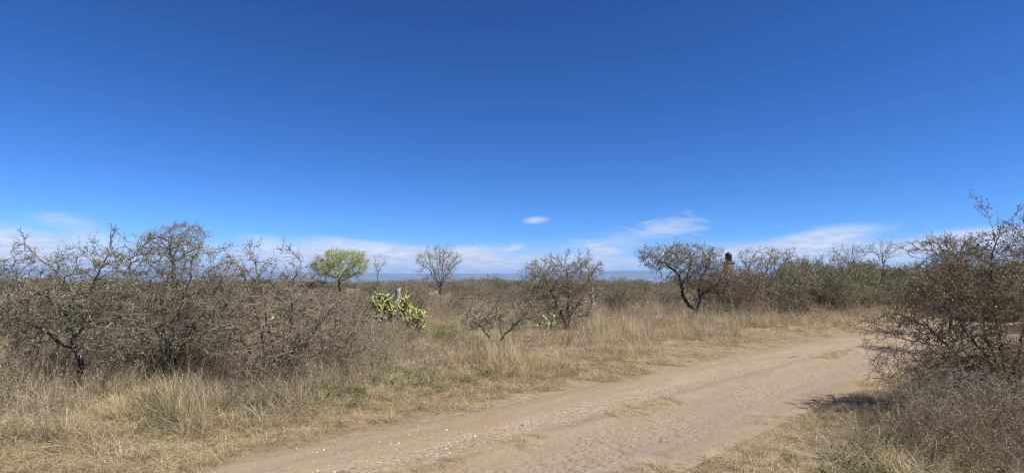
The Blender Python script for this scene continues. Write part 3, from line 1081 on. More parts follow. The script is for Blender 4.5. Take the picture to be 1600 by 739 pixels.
# the large bush at the right edge
h = Hero(1570, 7.4)
m = grow(41, [root_of(h, [(1568, 570), (1556, 500), (1548, 430), (1553, 380), (1548, 340), (1520, 308)]), root_of(h, [(1560, 580), (1510, 520), (1470, 460, .2)]), root_of(h, [(1555, 590), (1480, 545, -.1), (1400, 525, -.2), (1360, 530, -.25)]),
              root_of(h, [(1585, 570), (1610, 480), (1600, 400), (1610, 350)]), root_of(h, [(1590, 590), (1650, 500), (1680, 430)]), root_of(h, [(1565, 590), (1540, 520, .6), (1520, 450, .8)]),
              h.stem((1553, 380), (1566, 352), (1590, 330)), root_of(h, [(1540, 600), (1450, 510, .3), (1400, 490, .35), (1350, 500, .3)])],
         [h.ell(1530, 455, 85, 65, .9, 560), h.ell(1610, 440, 70, 72, .9, 430), h.ell(1480, 490, 72, 62, .7, 600), h.ell(1560, 585, 130, 85, .8, 1150), h.ell(1490, 595, 50, 45, .5, 240), h.ell(1400, 500, 54, 28, .3, 60), h.ell(1570, 385, 50, 30, .5, 170), h.ell(1680, 500, 60, 90, .8, 200)],
         D=.06, dk=.10, r0=.0035, rmax=.03, twig_n=.7, twig_l=.14, sub=.8, leaf_n=.95, leaf_s=.024, mats=('bark_brown', 'leaf_brown_olive'),
         spikes=[(h.p(1553, 380), h.p(1540, 322)), (h.p(1545, 330), h.p(1518, 306)), (h.p(1560, 350), h.p(1592, 328)), (h.p(1600, 380), h.p(1600, 318)), (h.p(1400, 530, -.25), h.p(1345, 540, -.3)), (h.p(1400, 500, .3), h.p(1335, 512, .3))])
hero('large_bush', 'large brown-green bush overhanging the track at the right picture edge', 'bush', h, m)

# dead grey brush under it
h = Hero(1540, 5.9)
m = grow(42, [root_of(h, [(1540 + a, 660, b), (1540 + 2.5 * a, 610, 2 * b)]) for a, b in ((-50, 0), (-20, .2), (15, -.15), (45, .1), (0, .3))],
         [h.ell(1550, 640, 110, 65, .6, 560), h.ell(1450, 630, 60, 45, .5, 180)], D=.055, dk=.10, r0=.0026, rmax=.010, twig_n=.7, twig_l=.13, sub=.7, leaf_n=.25, leaf_s=.018, mats=('bark_pale', 'leaf_dry'), jitter=.25, up=.25)
hero('dead_brush', 'low dead brush with pale dry stems under the large bush', 'bush', h, m)
h = Hero(1590, 5.1)
m = grow(44, [root_of(h, [(1590 + a, 710, b), (1590 + 2.2 * a, 670, 2 * b)]) for a, b in ((-40, 0), (-15, .15), (15, -.1), (40, .1))],
         [h.ell(1590, 690, 110, 55, .5, 420)], D=.055, dk=.10, r0=.0024, rmax=.009, twig_n=.8, twig_l=.14, sub=.7, leaf_n=.35, leaf_s=.018, mats=('bark_brown', 'leaf_dry'), jitter=.25, up=.2)
hero('dead_brush', 'low brown brush in the bottom corner of the picture below the large bush', 'bush', h, m)
h = Hero(1420, 6.9)
m = grow(43, [root_of(h, [(1420 + a, 610, b), (1420 + 2.2 * a, 570, 2 * b)]) for a, b in ((-25, 0), (-8, .2), (12, -.15), (30, .1))],
         [h.ell(1430, 580, 75, 50, .5, 480)], D=.055, dk=.10, r0=.0026, rmax=.010, twig_n=.8, twig_l=.13, sub=.7, leaf_n=.15, leaf_s=.014, mats=('bark_brown', 'leaf_dry'), jitter=.3, up=.1)
hero('dead_brush', 'small dead brown brush at the shaded edge of the track below the overhanging bush', 'bush', h, m)

# ------------------------------------------------------------------ background scrub: copies of a few builds
print('heroes done')
KINDS = []
rg = np.random.default_rng(5)
for k, (mats, lf, ls, hh, ww) in enumerate([(('bark_grey', 'leaf_greygreen'), .8, .042, 1.7, 1.25), (('bark_brown', 'leaf_dry'), .5, .04, 1.5, 1.2), (('bark_grey', 'leaf_olive'), 1.3, .045, 1.8, 1.3), (('bark_pale', 'leaf_dry'), .25, .04, 1.9, 1.1), (('bark_brown', 'leaf_olive'), 2.0, .05, 1.7, 1.35)]):
    st = [[(0, 0, 0), (a * .3, b * .3, hh * .3), (a * .7, b * .7, hh * .65)] for a, b in rg.uniform(-1, 1, (6, 2)) * ww]
    el = [((0, 0, hh * .55), (ww, ww, hh * .45), 330)] + [((a, b, hh * c), (ww * .5, ww * .5, hh * .25), 70) for a, b, c in zip(rg.uniform(-.7, .7, 4) * ww, rg.uniform(-.7, .7, 4) * ww, rg.uniform(.6, .95, 4))]
    KINDS.append(grow(60 + k, st, el, D=.12, dk=.2, r0=.0085, rmax=.035, twig_n=.9, twig_l=.26, sub=.8, leaf_n=lf, leaf_s=ls, mats=mats))
LOOK = ['grey fine-leaved scrub bush', 'brown leafless scrub bush', 'olive-tinged scrub bush', 'pale upright bare scrub bush', 'dull green leafy scrub bush']
MARKS = [(60, 'the forked thorn tree'), (230, 'the tangled dark thorn bush'), (350, 'the tall pale tree'), (430, 'the bush with long bare shoots'), (531, 'the bright green tree'), (612, 'the large cactus'), (690, 'the vase-shaped bare tree'),
         (770, 'the small forked thorn shrub'), (840, 'the gap left of the round bush'), (905, 'the round bush'), (985, 'the open dry field'), (1065, 'the bent-trunk tree'), (1140, 'the water tank'), (1215, 'the wide thicket bush'), (1290, 'the olive thicket bush'),
         (1350, 'the pair of bare skyline trees'), (1425, 'the end of the track'), (1500, 'the dark evergreen shrub'), (1600, 'the large edge bush')]


def scrub(k, x, y, sc, sz=1.0):
    px = 800 + FPX * x / y
    mk = min(MARKS, key=lambda q: abs(q[0] - px))[1]
    tier = 'close by' if y < 20 else ('in line with' if y < 27 else ('a little behind' if y < 34 else ('well behind' if y < 44 else 'far behind')))
    plant('scrub_bush', '%s %s %s' % (LOOK[k], tier, mk), 'bush', (x, y, gz(x, y) - .05), KINDS[k], 'scrub bushes %s %s' % (tier, mk), random.uniform(0, 6.28), (sc, sc, sc * sz))


random.seed(8)
# placed where the photograph shows a mass: (pixel x, depth, kind, top pixel y)
for px, Y, k, top in [
    (-30, 13, 0, 440), (20, 15, 2, 446), (95, 17, 0, 440), (150, 14.5, 0, 432), (330, 15, 2, 440), (345, 20, 0, 430), (300, 13.2, 1, 450), (235, 16, 0, 430), (60, 22, 2, 440), (185, 24, 2, 432),
    (470, 16, 0, 455), (510, 19, 1, 452), (555, 18, 0, 455), (455, 23, 2, 444), (500, 26, 0, 446), (550, 27, 1, 444), (600, 24, 0, 446), (640, 22, 1, 447), (675, 26, 0, 450), (580, 33, 2, 440), (630, 34, 1, 438), (655, 40, 0, 436),
    (720, 30, 2, 448), (745, 36, 0, 446), (775, 34, 2, 447), (805, 30, 0, 443), (830, 36, 4, 436), (790, 44, 1, 442), (760, 52, 0, 445), (840, 27, 1, 445), (715, 27, 1, 455),
    (950, 30, 3, 440), (975, 36, 1, 441), (1000, 33, 0, 444), (1030, 38, 3, 440), (965, 29, 2, 448), (1045, 31, 0, 446), (940, 40, 4, 436), (990, 46, 3, 438), (1050, 44, 0, 440),
    (1110, 31, 1, 414), (1150, 30, 0, 408), (1130, 28.5, 1, 410), (1240, 30, 2, 404), (1175, 27, 1, 425), (1262, 29, 4, 402), (1310, 31, 4, 408), (1335, 33, 2, 414), (1365, 35, 4, 412), (1400, 33, 2, 412), (1430, 31, 4, 412), (1465, 30, 2, 412), (1350, 40, 2, 408), (1385, 42, 4, 406), (1420, 44, 0, 405), (1455, 38, 4, 408), (1345, 27, 2, 440), (1380, 27.5, 1, 440), (1415, 28, 2, 436), (1300, 25.5, 1, 436),
    (1490, 27, 2, 415), (1530, 25, 4, 410), (1580, 24, 2, 405), (1620, 26, 4, 405), (1660, 20, 2, 400), (1700, 18, 0, 400), (1250, 23.2, 1, 450), (1180, 22.6, 1, 470), (1120, 22.8, 1, 470),
]:
    x, y, z = at(px, top, Y)
    hh = z - gz(x, y)
    sc = max(.45, hh / (1.9 if k != 3 else 2.2))
    scrub(k, x, y, sc * random.uniform(.95, 1.1), random.uniform(.9, 1.0) if sc < 1.2 else .9)
rg = np.random.default_rng(77)
cnt = 0
while cnt < 90:
    Y = 32 + 26 * rg.uniform(0, 1) ** .8
    X = rg.uniform(-1.02, 1.02) * Y
    lat, _ = road_uv(X, Y)
    if abs(lat[0]) < 4 and Y < 30:
        continue
    top = 437 + rg.uniform(-6, 9)
    z = at(800, top, Y)[2]
    hh = max(1.0, z - gz(X, Y))
    k = int(rg.choice([0, 0, 1, 1, 2, 3, 4]))
    scrub(k, X, Y, hh / 1.95 * rg.uniform(.9, 1.15), .9)
    cnt += 1
byl = {}
for o in list(COL.objects):
    if o.name.startswith('scrub_bush') and o.parent is None:
        byl.setdefault(o['label'], []).append(o)
for lab, os_ in byl.items():
    if len(os_) > 1:
        os_.sort(key=lambda q: q.location.x / q.location.y)
        words_ = {2: ('left of two', 'right of two'), 3: ('left of three', 'middle of three', 'right of three')}.get(len(os_), tuple('%s from the left' % w_ for w_ in ('first', 'second', 'third', 'fourth', 'fifth', 'sixth')))
        for q, w_ in zip(os_, words_):
            q['label'] = lab + ', ' + w_
print('scrub done')

# ------------------------------------------------------------------ scattered stuff (geometry-node instances of small clumps)
def scatter(name, label, pts, rot, scl, pick, protos):
    coll = bpy.data.collections.new(name + '_sources')
    for k, me in enumerate(protos):
        coll.objects.link(bpy.data.objects.new('%s_source_%02d' % (name, k), me))
    n = len(pts)
    me = bpy.data.meshes.new(name)
    me.vertices.add(n)
    me.vertices.foreach_set('co', np.asarray(pts, np.float32).ravel())
    for an, ty, fld, v in (('rot', 'FLOAT_VECTOR', 'vector', rot), ('scl', 'FLOAT_VECTOR', 'vector', scl)):
        a = me.attributes.new(an, ty, 'POINT')
        a.data.foreach_set(fld, np.asarray(v, np.float32).ravel())
    a = me.attributes.new('pick', 'INT', 'POINT')
    a.data.foreach_set('value', np.asarray(pick, np.int32))
    o = link(name, me)
    tag(o, label, None, None, 'stuff')
    ng = bpy.data.node_groups.new(name + '_nodes', 'GeometryNodeTree')
    ng.interface.new_socket('Geometry', in_out='INPUT', socket_type='NodeSocketGeometry')
    ng.interface.new_socket('Geometry', in_out='OUTPUT', socket_type='NodeSocketGeometry')
    N = ng.nodes
    gi, go = N.new('NodeGroupInput'), N.new('NodeGroupOutput')
    ci = N.new('GeometryNodeCollectionInfo')
    ci.inputs['Collection'].default_value = coll
    ci.inputs['Separate Children'].default_value = True
    ci.inputs['Reset Children'].default_value = True
    ip = N.new('GeometryNodeInstanceOnPoints')
    ip.inputs['Pick Instance'].default_value = True
    na_ = {}
    for an, ty in (('rot', 'FLOAT_VECTOR'), ('scl', 'FLOAT_VECTOR'), ('pick', 'INT')):
        q = N.new('GeometryNodeInputNamedAttribute')
        q.data_type = ty
        q.inputs['Name'].default_value = an
        na_[an] = next(s for s in q.outputs if s.enabled and s.name == 'Attribute')
    L = ng.links.new
    L(gi.outputs[0], ip.inputs['Points'])
    L(ci.outputs[0], ip.inputs['Instance'])
    L(na_['pick'], ip.inputs['Instance Index'])
    L(na_['rot'], ip.inputs['Rotation'])
    L(na_['scl'], ip.inputs['Scale'])
    L(ip.outputs[0], go.inputs[0])
    md = o.modifiers.new('scatter', 'NODES')
    md.node_group = ng
    return o


def blades(geo, rng, n, h, rad, lean, curl, width, seg=4, tint=(0.2, 0.9), flat=False):
    a = rng.uniform(0, 2 * math.pi, n)
    rr_ = rad * np.sqrt(rng.uniform(0, 1, n))
    P = np.stack([rr_ * np.cos(a), rr_ * np.sin(a), np.zeros(n)], -1)
    b_ = a + rng.normal(0, 0.9, n) if not flat else rng.uniform(0, 2 * math.pi, n)
    th = np.abs(rng.normal(lean, lean * 0.6 + 0.05, n))
    if flat:
        th = rng.uniform(1.0, 1.62, n)
        P[:, 2] = rng.uniform(0.0, 0.05, n)
    L = h * rng.uniform(0.45, 1.15, n)
    cu = rng.normal(curl, 0.25, n)
    pts = [P]
    for k in range(seg):
        d = np.stack([np.sin(th) * np.cos(b_), np.sin(th) * np.sin(b_), np.cos(th)], -1)
        P = P + d * (L / seg)[:, None]
        pts.append(P)
        th = th + cu / seg * (0.3 if flat else 1.0)
        b_ = b_ + rng.normal(0, 0.12, n)
    PP = np.stack(pts, 1)
    if flat:
        PP[:, :, 2] = np.maximum(PP[:, :, 2], 0.004)
    side = np.stack([-np.sin(b_ + rng.normal(0, .5, n)), np.cos(b_), rng.normal(0, .2, n)], -1)
    side = norm(side)
    wd = width * rng.uniform(0.6, 1.3, n)[:, None] * np.linspace(1, 0.15, seg + 1)[None, :]
    V = np.stack([PP - side[:, None] * wd[..., None] * .5, PP + side[:, None] * wd[..., None] * .5], 2).reshape(-1, 3)
    m_ = (seg + 1) * 2
    i_ = np.arange(n)[:, None] * m_
    k_ = np.arange(seg)[None, :] * 2
    Q = np.stack([i_ + k_, i_ + k_ + 1, i_ + k_ + 3, i_ + k_ + 2], -1).reshape(-1, 4)
    geo.add(V, Q, np.repeat(rng.uniform(tint[0], tint[1], n), m_))


def tuft(seed, n, h, rad, lean, curl, width, mat, tint=(0.2, 0.9), flat=False):
    g = Geo()
    blades(g, np.random.default_rng(seed), n, h, rad, lean, curl, width, 4 if not flat else 3, tint, flat)
    return g.mesh('grass', M[mat])


def weed(seed, n, h, rad, mat, heads=True, lean=.22, side=3.0):
    rng = np.random.default_rng(seed)
    g = Geo()
    a = rng.uniform(0, 6.28, n)
    P0 = np.stack([np.cos(a), np.sin(a), 0 * a], -1) * (rad * np.sqrt(rng.uniform(0, 1, n)))[:, None]
    d = np.stack([np.cos(a) * lean, np.sin(a) * lean, np.ones(n)], -1) + rng.normal(0, lean * .8, (n, 3)) * [1, 1, .2]
    P, Rr = twigs(P0, d, h * rng.uniform(.5, 1.1, n), np.full(n, .0026), rng, 5, .10)
    V, Q = tubes(P, Rr, 3)
    g.add(V, Q, np.repeat(rng.uniform(.3, 1, n), 18))
    c = rng.poisson(side, n)
    s = np.repeat(np.arange(n), c)
    j_ = rng.integers(2, 6, len(s))
    d2 = norm(P[s, 5] - P[s, 0]) * .9 + rng.normal(0, .5, (len(s), 3))
    S, Sr = twigs(P[s, j_], d2, h * .28 * rng.uniform(.4, 1.2, len(s)), np.full(len(s), .0016), rng, 2, .2)
    V, Q = tubes(S, Sr, 3)
    g.add(V, Q, np.repeat(rng.uniform(.3, .95, len(s)), 9))
    if heads:
        E = np.concatenate([S[:, 2], P[:, 5], S[:, 1]])
        E = np.repeat(E, 2, axis=0) + rng.normal(0, .012, (2 * len(E), 3))
        leaves(g, E, .022, rng, rng.uniform(.1, .9, len(E)))
    return g.mesh('weed', M[mat])


def forb(seed, n, h, mat, size):
    rng = np.random.default_rng(seed)
    g = Geo()
    a = rng.uniform(0, 6.28, n)
    P0 = np.stack([np.cos(a), np.sin(a), 0 * a], -1) * rng.uniform(0, .06, n)[:, None]
    d = np.stack([np.cos(a) * .6, np.sin(a) * .6, np.ones(n)], -1) + rng.normal(0, .3, (n, 3))
    P, Rr = twigs(P0, d, h * rng.uniform(.4, 1.1, n), np.full(n, .002), rng, 4, .2)
    V, Q = tubes(P, Rr, 3)
    g.add(V, Q, np.repeat(rng.uniform(.2, .7, n), 15))
    E = np.repeat(P[:, 1:].reshape(-1, 3), 3, axis=0)
    E = E + rng.normal(0, .015, E.shape)
    leaves(g, E, size, rng, rng.uniform(.15, .95, len(E)), flat=.3)
    return g.mesh('weed', M[mat])


PX = np.random.default_rng(101)


def wedge(n, y0, y1, half=1.03, extra=1.5, pw=1.0):
    """random points in the view wedge between two depths, even in area"""
    Y = np.sqrt(y0 ** 2 + (y1 ** 2 - y0 ** 2) * PX.uniform(0, 1, n) ** pw)
    X = PX.uniform(-1, 1, n) * (Y * half + extra)
    return X, Y


def field(n, y0, y1, pw=1.0):
    X, Y = wedge(n, y0, y1, pw=pw)
    lat, arc = road_uv(X, Y)
    far = Y > 46
    lat[far] = -50
    s = np.abs(lat) - HALF
    return X, Y, lat, arc, s


def emit(X, Y, keep, sc, szv, k, tilt=.12, zoff=0.0):
    X, Y, sc, szv = X[keep], Y[keep], sc[keep], szv[keep]
    n = len(X)
    Z = ground_h(X, Y) - .01 + zoff
    rot = np.stack([PX.normal(0, tilt, n), PX.normal(0, tilt, n), PX.uniform(0, 6.28, n)], -1)
    return np.stack([X, Y, Z], -1), rot, np.stack([sc, sc, sc * szv], -1), PX.integers(0, k, n)


def cat(*L):
    return [np.concatenate([q[k] for q in L]) for k in range(4)]


PAL = np.array([690, 0])


def trail(X, Y):
    """the faint trodden strip running from the verge towards the cactus: 1 inside"""
    c = -1.7 - (Y - 9.0) * 0.06
    return np.exp(-((X - c) / .75) ** 2) * sstep(Y, 6.5, 8.5) * (1 - sstep(Y, 20, 26))


# ---- tall straw
P_straw = [tuft(200 + k, 46, .36, .10, .5, 1.1, .0045, 'straw', (.05, 1.0)) for k in range(3)] + [tuft(210 + k, 44, .38, .15, .7, 1.2, .0042, 'straw_grey', (0, 1.0)) for k in range(3)] + [tuft(215, 22, .50, .06, .25, .6, .0042, 'straw', (.3, 1.0)), tuft(216, 44, .32, .16, 1.0, .9, .0045, 'straw', (0, .9)), tuft(217, 44, .34, .16, 1.0, 1.0, .0045, 'straw_grey', (0, .9))]
outs = []
for n, y0, y1, sc0 in ((18000, 3.6, 13, 1.0), (26000, 13, 34, 1.25), (13000, 34, 95, 1.9)):
    X, Y, lat, arc, s = field(n, y0, y1)
    left = lat < 0
    nz = fbm(X, Y, 2.6, 55)
    cl = sstep(fbm(X, Y, .55, 57, 2), .34, .60)
    edge_l = s - (.50 + .9 * (fbm(X, Y, 1.1, 21) - .5))
    edge_r = s - (.6 + 1.2 * (fbm(X, Y, 1.2, 23) - .5))
    e = np.where(left, edge_l, edge_r)
    dens = sstep(e, -.05, .5) * (.45 + .55 * sstep(nz, .3, .6)) * (.35 + .65 * cl) * np.where(left & (X < -2.0) & (Y < 13), .85, 1.0)
    dens = dens * np.where(left, 1.0, .35 + .65 * sstep(X, 3.0, 4.4)) * (1 - .75 * trail(X, Y))
    hgt = np.where(left, .45 + .5 * sstep(e, .1, 1.5), .45 + .65 * sstep(X, 3.4, 5.0)) * (.75 + .5 * nz + .3 * cl) * np.where(left & (Y < 30), np.where(X < -1.6, 1.08, .92), 1.0) * (.45 + .9 * cl) * (1 - .5 * trail(X, Y))
    keep = PX.uniform(0, 1, n) < dens
    q_ = emit(X, Y, keep, np.full(n, sc0) * PX.uniform(.75, 1.15, n), hgt * PX.uniform(.75, 1.15, n) * (1.0 if sc0 < 1.5 else .62), len(P_straw), .16)
    gk = (q_[0][:, 0] < -1.2) & (q_[0][:, 1] < 16) & (PX.uniform(0, 1, len(q_[3])) < .6)
    outs.append((q_[0], q_[1], q_[2], np.where(gk, PX.choice([3, 4, 5, 8], len(q_[3])), q_[3])))
scatter('dry_grass', 'tall straw-coloured dry grass over the field and verges', *cat(*outs), P_straw)

# ---- trampled matted grass at the verges
P_mat = [tuft(230 + k, 60, .22, .17, 1.2, .2, .004, 'straw', (.1, .85), True) for k in range(3)] + [tuft(236 + k, 55, .20, .17, 1.2, .2, .004, 'straw_grey', (0, .9), True) for k in range(3)] + [tuft(240, 45, .13, .12, .5, .6, .004, 'straw', (.2, .8)), tuft(241, 45, .12, .12, .5, .6, .0045, 'leaf_green', (.3, 1.0))]
outs = []
for n, y0, y1 in ((17000, 3.4, 12), (9000, 12, 26)):
    X, Y, lat, arc, s = field(n, y0, y1)
    left = lat < 0
    e = s + 1.15 * (fbm(X, Y, .6, 33) - .5)
    dens = sstep(e, -.12, .12) * np.where(left, 1 - .6 * sstep(e, 1.2, 3.0), .55 + .45 * sstep(fbm(X, Y, .9, 35), .35, .6))
    keep = PX.uniform(0, 1, n) < dens
    p_, r_, s_, k_ = emit(X, Y, keep, PX.uniform(.55, 1.05, n), PX.uniform(.6, 1.2, n), 6, .10)
    lk, ek = left[keep], e[keep]
    u_ = PX.uniform(0, 1, len(k_))
    k_ = np.where((u_ < np.where(lk, .12, .30)), 7, np.where(u_ < .45, 6, k_))
    outs.append((p_, r_, s_, k_))
# thin patches on the ridge between the wheel tracks and along the track sides
n = 1500
arc = PX.uniform(CLT[60], CLT[170], n)
lat = PX.normal(-.02, .13, n)
x_, y_, z_ = track_pt(lat, arc)
kp = (fbm(arc, arc * 0, 1.5, 71) > .56) & (y_ > 3)
m_ = int(kp.sum())
outs.append((np.stack([x_, y_, z_ - .004], -1)[kp], np.stack([np.zeros(m_), np.zeros(m_), PX.uniform(0, 6.28, m_)], -1), np.repeat(PX.uniform(.22, .5, m_)[:, None], 3, 1), PX.choice([0, 1, 2, 3, 6, 6, 7], m_)))
# scattered tufts on the right shoulder
n = 260
arc = PX.uniform(CLT[70], CLT[140], n)
lat = PX.uniform(1.15, 1.7, n)
x_, y_, z_ = track_pt(lat, arc)
kp = fbm(x_, y_, .6, 72) > .5
m_ = int(kp.sum())
outs.append((np.stack([x_, y_, z_ - .004], -1)[kp], np.stack([np.zeros(m_), np.zeros(m_), PX.uniform(0, 6.28, m_)], -1), np.repeat(PX.uniform(.3, .7, m_)[:, None], 3, 1), PX.choice([0, 1, 3, 6, 7], m_)))
scatter('matted_grass', 'short trampled dry grass along the edges of the track', *cat(*outs), P_mat)

# ---- dead weed stems
P_weed = [weed(250 + k, 9, .75, .10, 'weed') for k in range(4)] + [weed(256, 5, 1.05, .08, 'weed', True, .15, 5.0), weed(257, 7, .6, .12, 'weed', True, .5, 4.0)]
outs = []
for n, y0, y1, sc0 in ((5200, 4.2, 13, 1.0), (6500, 13, 32, 1.25)):
    X, Y, lat, arc, s = field(n, y0, y1)
    left = lat < 0
    nz = fbm(X, Y, 2.2, 85)
    e = s - np.where(left, .75, .55)
    dens = sstep(e, 0, 1.0) * sstep(nz, .33, .58) * np.where(left, np.where(X < -1.6, .95, .42), np.where(X > 3.2, .85, .12)) * (1 - .9 * trail(X, Y))
    hgt = np.where(left, np.where(X < -2.2, .82, .6), .85) * (.65 + .6 * nz) * (.6 + .4 * sstep(e, 0.2, 1.6)) * np.where(left & (Y < 9.0), .85, 1.0)
    keep = PX.uniform(0, 1, n) < dens
    outs.append(emit(X, Y, keep, np.full(n, sc0) * PX.uniform(.7, 1.1, n), hgt * PX.uniform(.8, 1.15, n), len(P_weed), .14))
scatter('dead_weeds', 'brown dead weed stems standing among the grass', *cat(*outs), P_weed)

# ---- tangled grey brush under the bushes
P_brush = []
for k in range(4):
    st = [[(0, 0, 0), (a, b_, .22)] for a, b_ in np.random.default_rng(k).uniform(-.12, .12, (5, 2))]
    ms = grow(280 + k, st, [((0, 0, .30), (.30, .30, .28), 42)], D=.06, dk=.09, r0=.0019, rmax=.006, twig_n=.5, twig_l=.16, sub=.6, leaf_n=.12, leaf_s=.018, mats=(('bark_grey', 'bark_brown', 'bark_pale', 'bark_grey')[k], 'leaf_dry'), thick=.5, up_twig=.3)
    P_brush.append(ms)
outs = []
for n, y0, y1, sc0 in ((1500, 4.6, 13, 1.0), (2600, 13, 30, 1.5)):
    X, Y, lat, arc, s = field(n, y0, y1)
    left = lat < 0
    nz = fbm(X, Y, 1.8, 185)
    e = s - np.where(left, .9, 1.0)
    dens = sstep(e, 0, .8) * sstep(nz, .30, .5) * np.where(left, np.where(X < -1.6, .5, .08), np.where(X > 3.6, .5, .03)) * (1 - .95 * trail(X, Y))
    keep = PX.uniform(0, 1, n) < dens
    outs.append(emit(X, Y, keep, np.full(n, sc0) * PX.uniform(.7, 1.3, n), PX.uniform(.7, 1.2, n) * np.where(left, np.where(Y < 9.5, .6, 1.0), .85), 4, .2))
brush_outs = outs
# ---- green weeds
P_forb = [forb(270 + k, 10, .22, 'leaf_green', .026) for k in range(3)] + [tuft(275, 60, .34, .12, .35, .5, .0045, 'leaf_green', (.2, .9))]
outs = []
for n, y0, y1 in ((5200, 3.6, 10), (2600, 10, 22)):
    X, Y, lat, arc, s = field(n, y0, y1)
    left = lat < 0
    pz = sstep(fbm(X, Y, .8, 91), .48, .62)
    dens = np.where(left, sstep(s, .5, 1.2) * (1 - sstep(s, 2.6, 4.2)) * np.where(X < -2.0, 1.0, .3), sstep(s, .35, .9) * .8) * pz
    keep = PX.uniform(0, 1, n) < dens
    outs.append(emit(X, Y, keep, PX.uniform(.5, 1.1, n), PX.uniform(.6, 1.1, n), 3, .1))
for px, Y, n, rad, k, sc in ((12, 8.0, 26, .35, 3, 1.2), (0, 7.2, 20, .35, 3, 1.0), (722, 14.2, 14, .35, 3, 1.1), (700, 16.5, 12, .4, 3, 1.2), (745, 13.0, 8, .3, 0, 1.2), (690, 19, 16, .6, 3, 1.2)):
    x, y, _ = at(px, 560, Y)
    X, Y_ = x + PX.normal(0, rad, n), y + PX.normal(0, rad, n)
    q = emit(X, Y_, np.ones(n, bool), np.full(n, sc) * PX.uniform(.7, 1.1, n), PX.uniform(.8, 1.2, n), 1, .1)
    outs.append((q[0], q[1], q[2], np.full(n, k)))
scatter('green_weeds', 'scattered low green weeds in the verges', *cat(*outs), P_forb)

# ---- fallen twigs
g_ = Geo()
rng = np.random.default_rng(301)
nn_ = 26
P0 = np.stack([rng.normal(0, .2, nn_), rng.normal(0, .2, nn_), rng.uniform(.005, .03, nn_)], -1)
d = rng.normal(0, 1, (nn_, 3)) * [1, 1, .06]
Pt, Rt = twigs(P0, d, rng.uniform(.08, .28, nn_), np.full(nn_, .0024), rng, 3, .15)
Pt[:, :, 2] = np.clip(Pt[:, :, 2], .003, .06)
V, Q = tubes(Pt, Rt, 3)
g_.add(V, Q, np.repeat(rng.uniform(.2, .9, nn_), 12))
X, Y, lat, arc, s = field(1600, 3.6, 13)
keep = (s > .25) & (PX.uniform(0, 1, 1600) < np.where(lat < 0, .5, .9))
scatter('fallen_twigs', 'fallen dry twigs littering the verges', *emit(X, Y, keep, PX.uniform(.6, 1.2, 1600), np.ones(1600), 1, .03, .012), [g_.mesh('twig', M['weed'])])

# ---- far scrub that reads as one mass
coll_pts, cr, cs, ck = [], [], [], []
rg = np.random.default_rng(88)
n = 520
Y = np.sqrt(58 ** 2 + (135 ** 2 - 58 ** 2) * rg.uniform(0, 1, n))
X = rg.uniform(-1.05, 1.05, n) * Y
hh = np.clip(rg.normal(1.65, .35, n), .9, 2.6)
Z = ground_h(X, Y) - .1
scl = (hh / 1.95)[:, None] * np.stack([rg.uniform(1.0, 1.5, n), rg.uniform(1.0, 1.5, n), np.full(n, .95)], -1)


def joined(ms):
    """one mesh out of a bush's parts, keeping their materials"""
    Vs, Qs, Ts, mi, mats_, off = [], [], [], [], [], 0
    for k in ('trunk', 'crown', 'foliage'):
        me = ms[k]
        if not me:
            continue
        v = np.empty(len(me.vertices) * 3, np.float32)
        me.vertices.foreach_get('co', v)
        q = np.empty(len(me.loops), np.int32)
        me.loops.foreach_get('vertex_index', q)
        t = np.empty(len(me.vertices), np.float32)
        me.attributes['tint'].data.foreach_get('value', t)
        Vs.append(v.reshape(-1, 3))
        Qs.append(q.reshape(-1, 4) + off)
        Ts.append(t)
        if me.materials[0] not in mats_:
            mats_.append(me.materials[0])
        mi.append(np.full(len(q) // 4, mats_.index(me.materials[0]), np.int32))
        off += len(me.vertices)
    out = quad_mesh('far_bush', np.concatenate(Vs), np.concatenate(Qs), None, {'tint': np.concatenate(Ts)})
    for mt in mats_:
        out.materials.append(mt)
    out.polygons.foreach_set('material_index', np.concatenate(mi))
    return out


scatter('dead_undergrowth', 'tangled grey dead undergrowth below the bushes', *cat(*brush_outs), [joined(k) for k in P_brush])
scatter('distant_scrub', 'distant grey-green scrub merging along the skyline', np.stack([X, Y, Z], -1), np.stack([0 * X, 0 * X, rg.uniform(0, 6.28, n)], -1), scl, rg.integers(0, 5, n), [joined(k) for k in KINDS])
print('stuff done')


# ------------------------------------------------------------------ cactus
def cactus_skin(b):
    t = b.attr('tint')
    g = b.n('ShaderNodeNewGeometry')
    n = b.noise(g.outputs['Position'], 7.0, 3, .6)
    oi = b.n('ShaderNodeObjectInfo')
    green = b.mix(b.smooth(b.m('ADD', n, b.m('MULTIPLY', oi.outputs['Random'], .4)), .4, .95), (0.19, 0.23, 0.055), (0.47, 0.475, 0.14))
    c = b.mix(b.smooth(t, .35, .75), b.mix(1.0, green, (.7, .75, .7), 'MULTIPLY'), green)
    c = b.mix(b.smooth(t, .85, .95), c, (0.54, 0.50, 0.26))
    return pbsdf(b, c, .6, .3)


M['cactus'] = material('cactus_skin', cactus_skin)


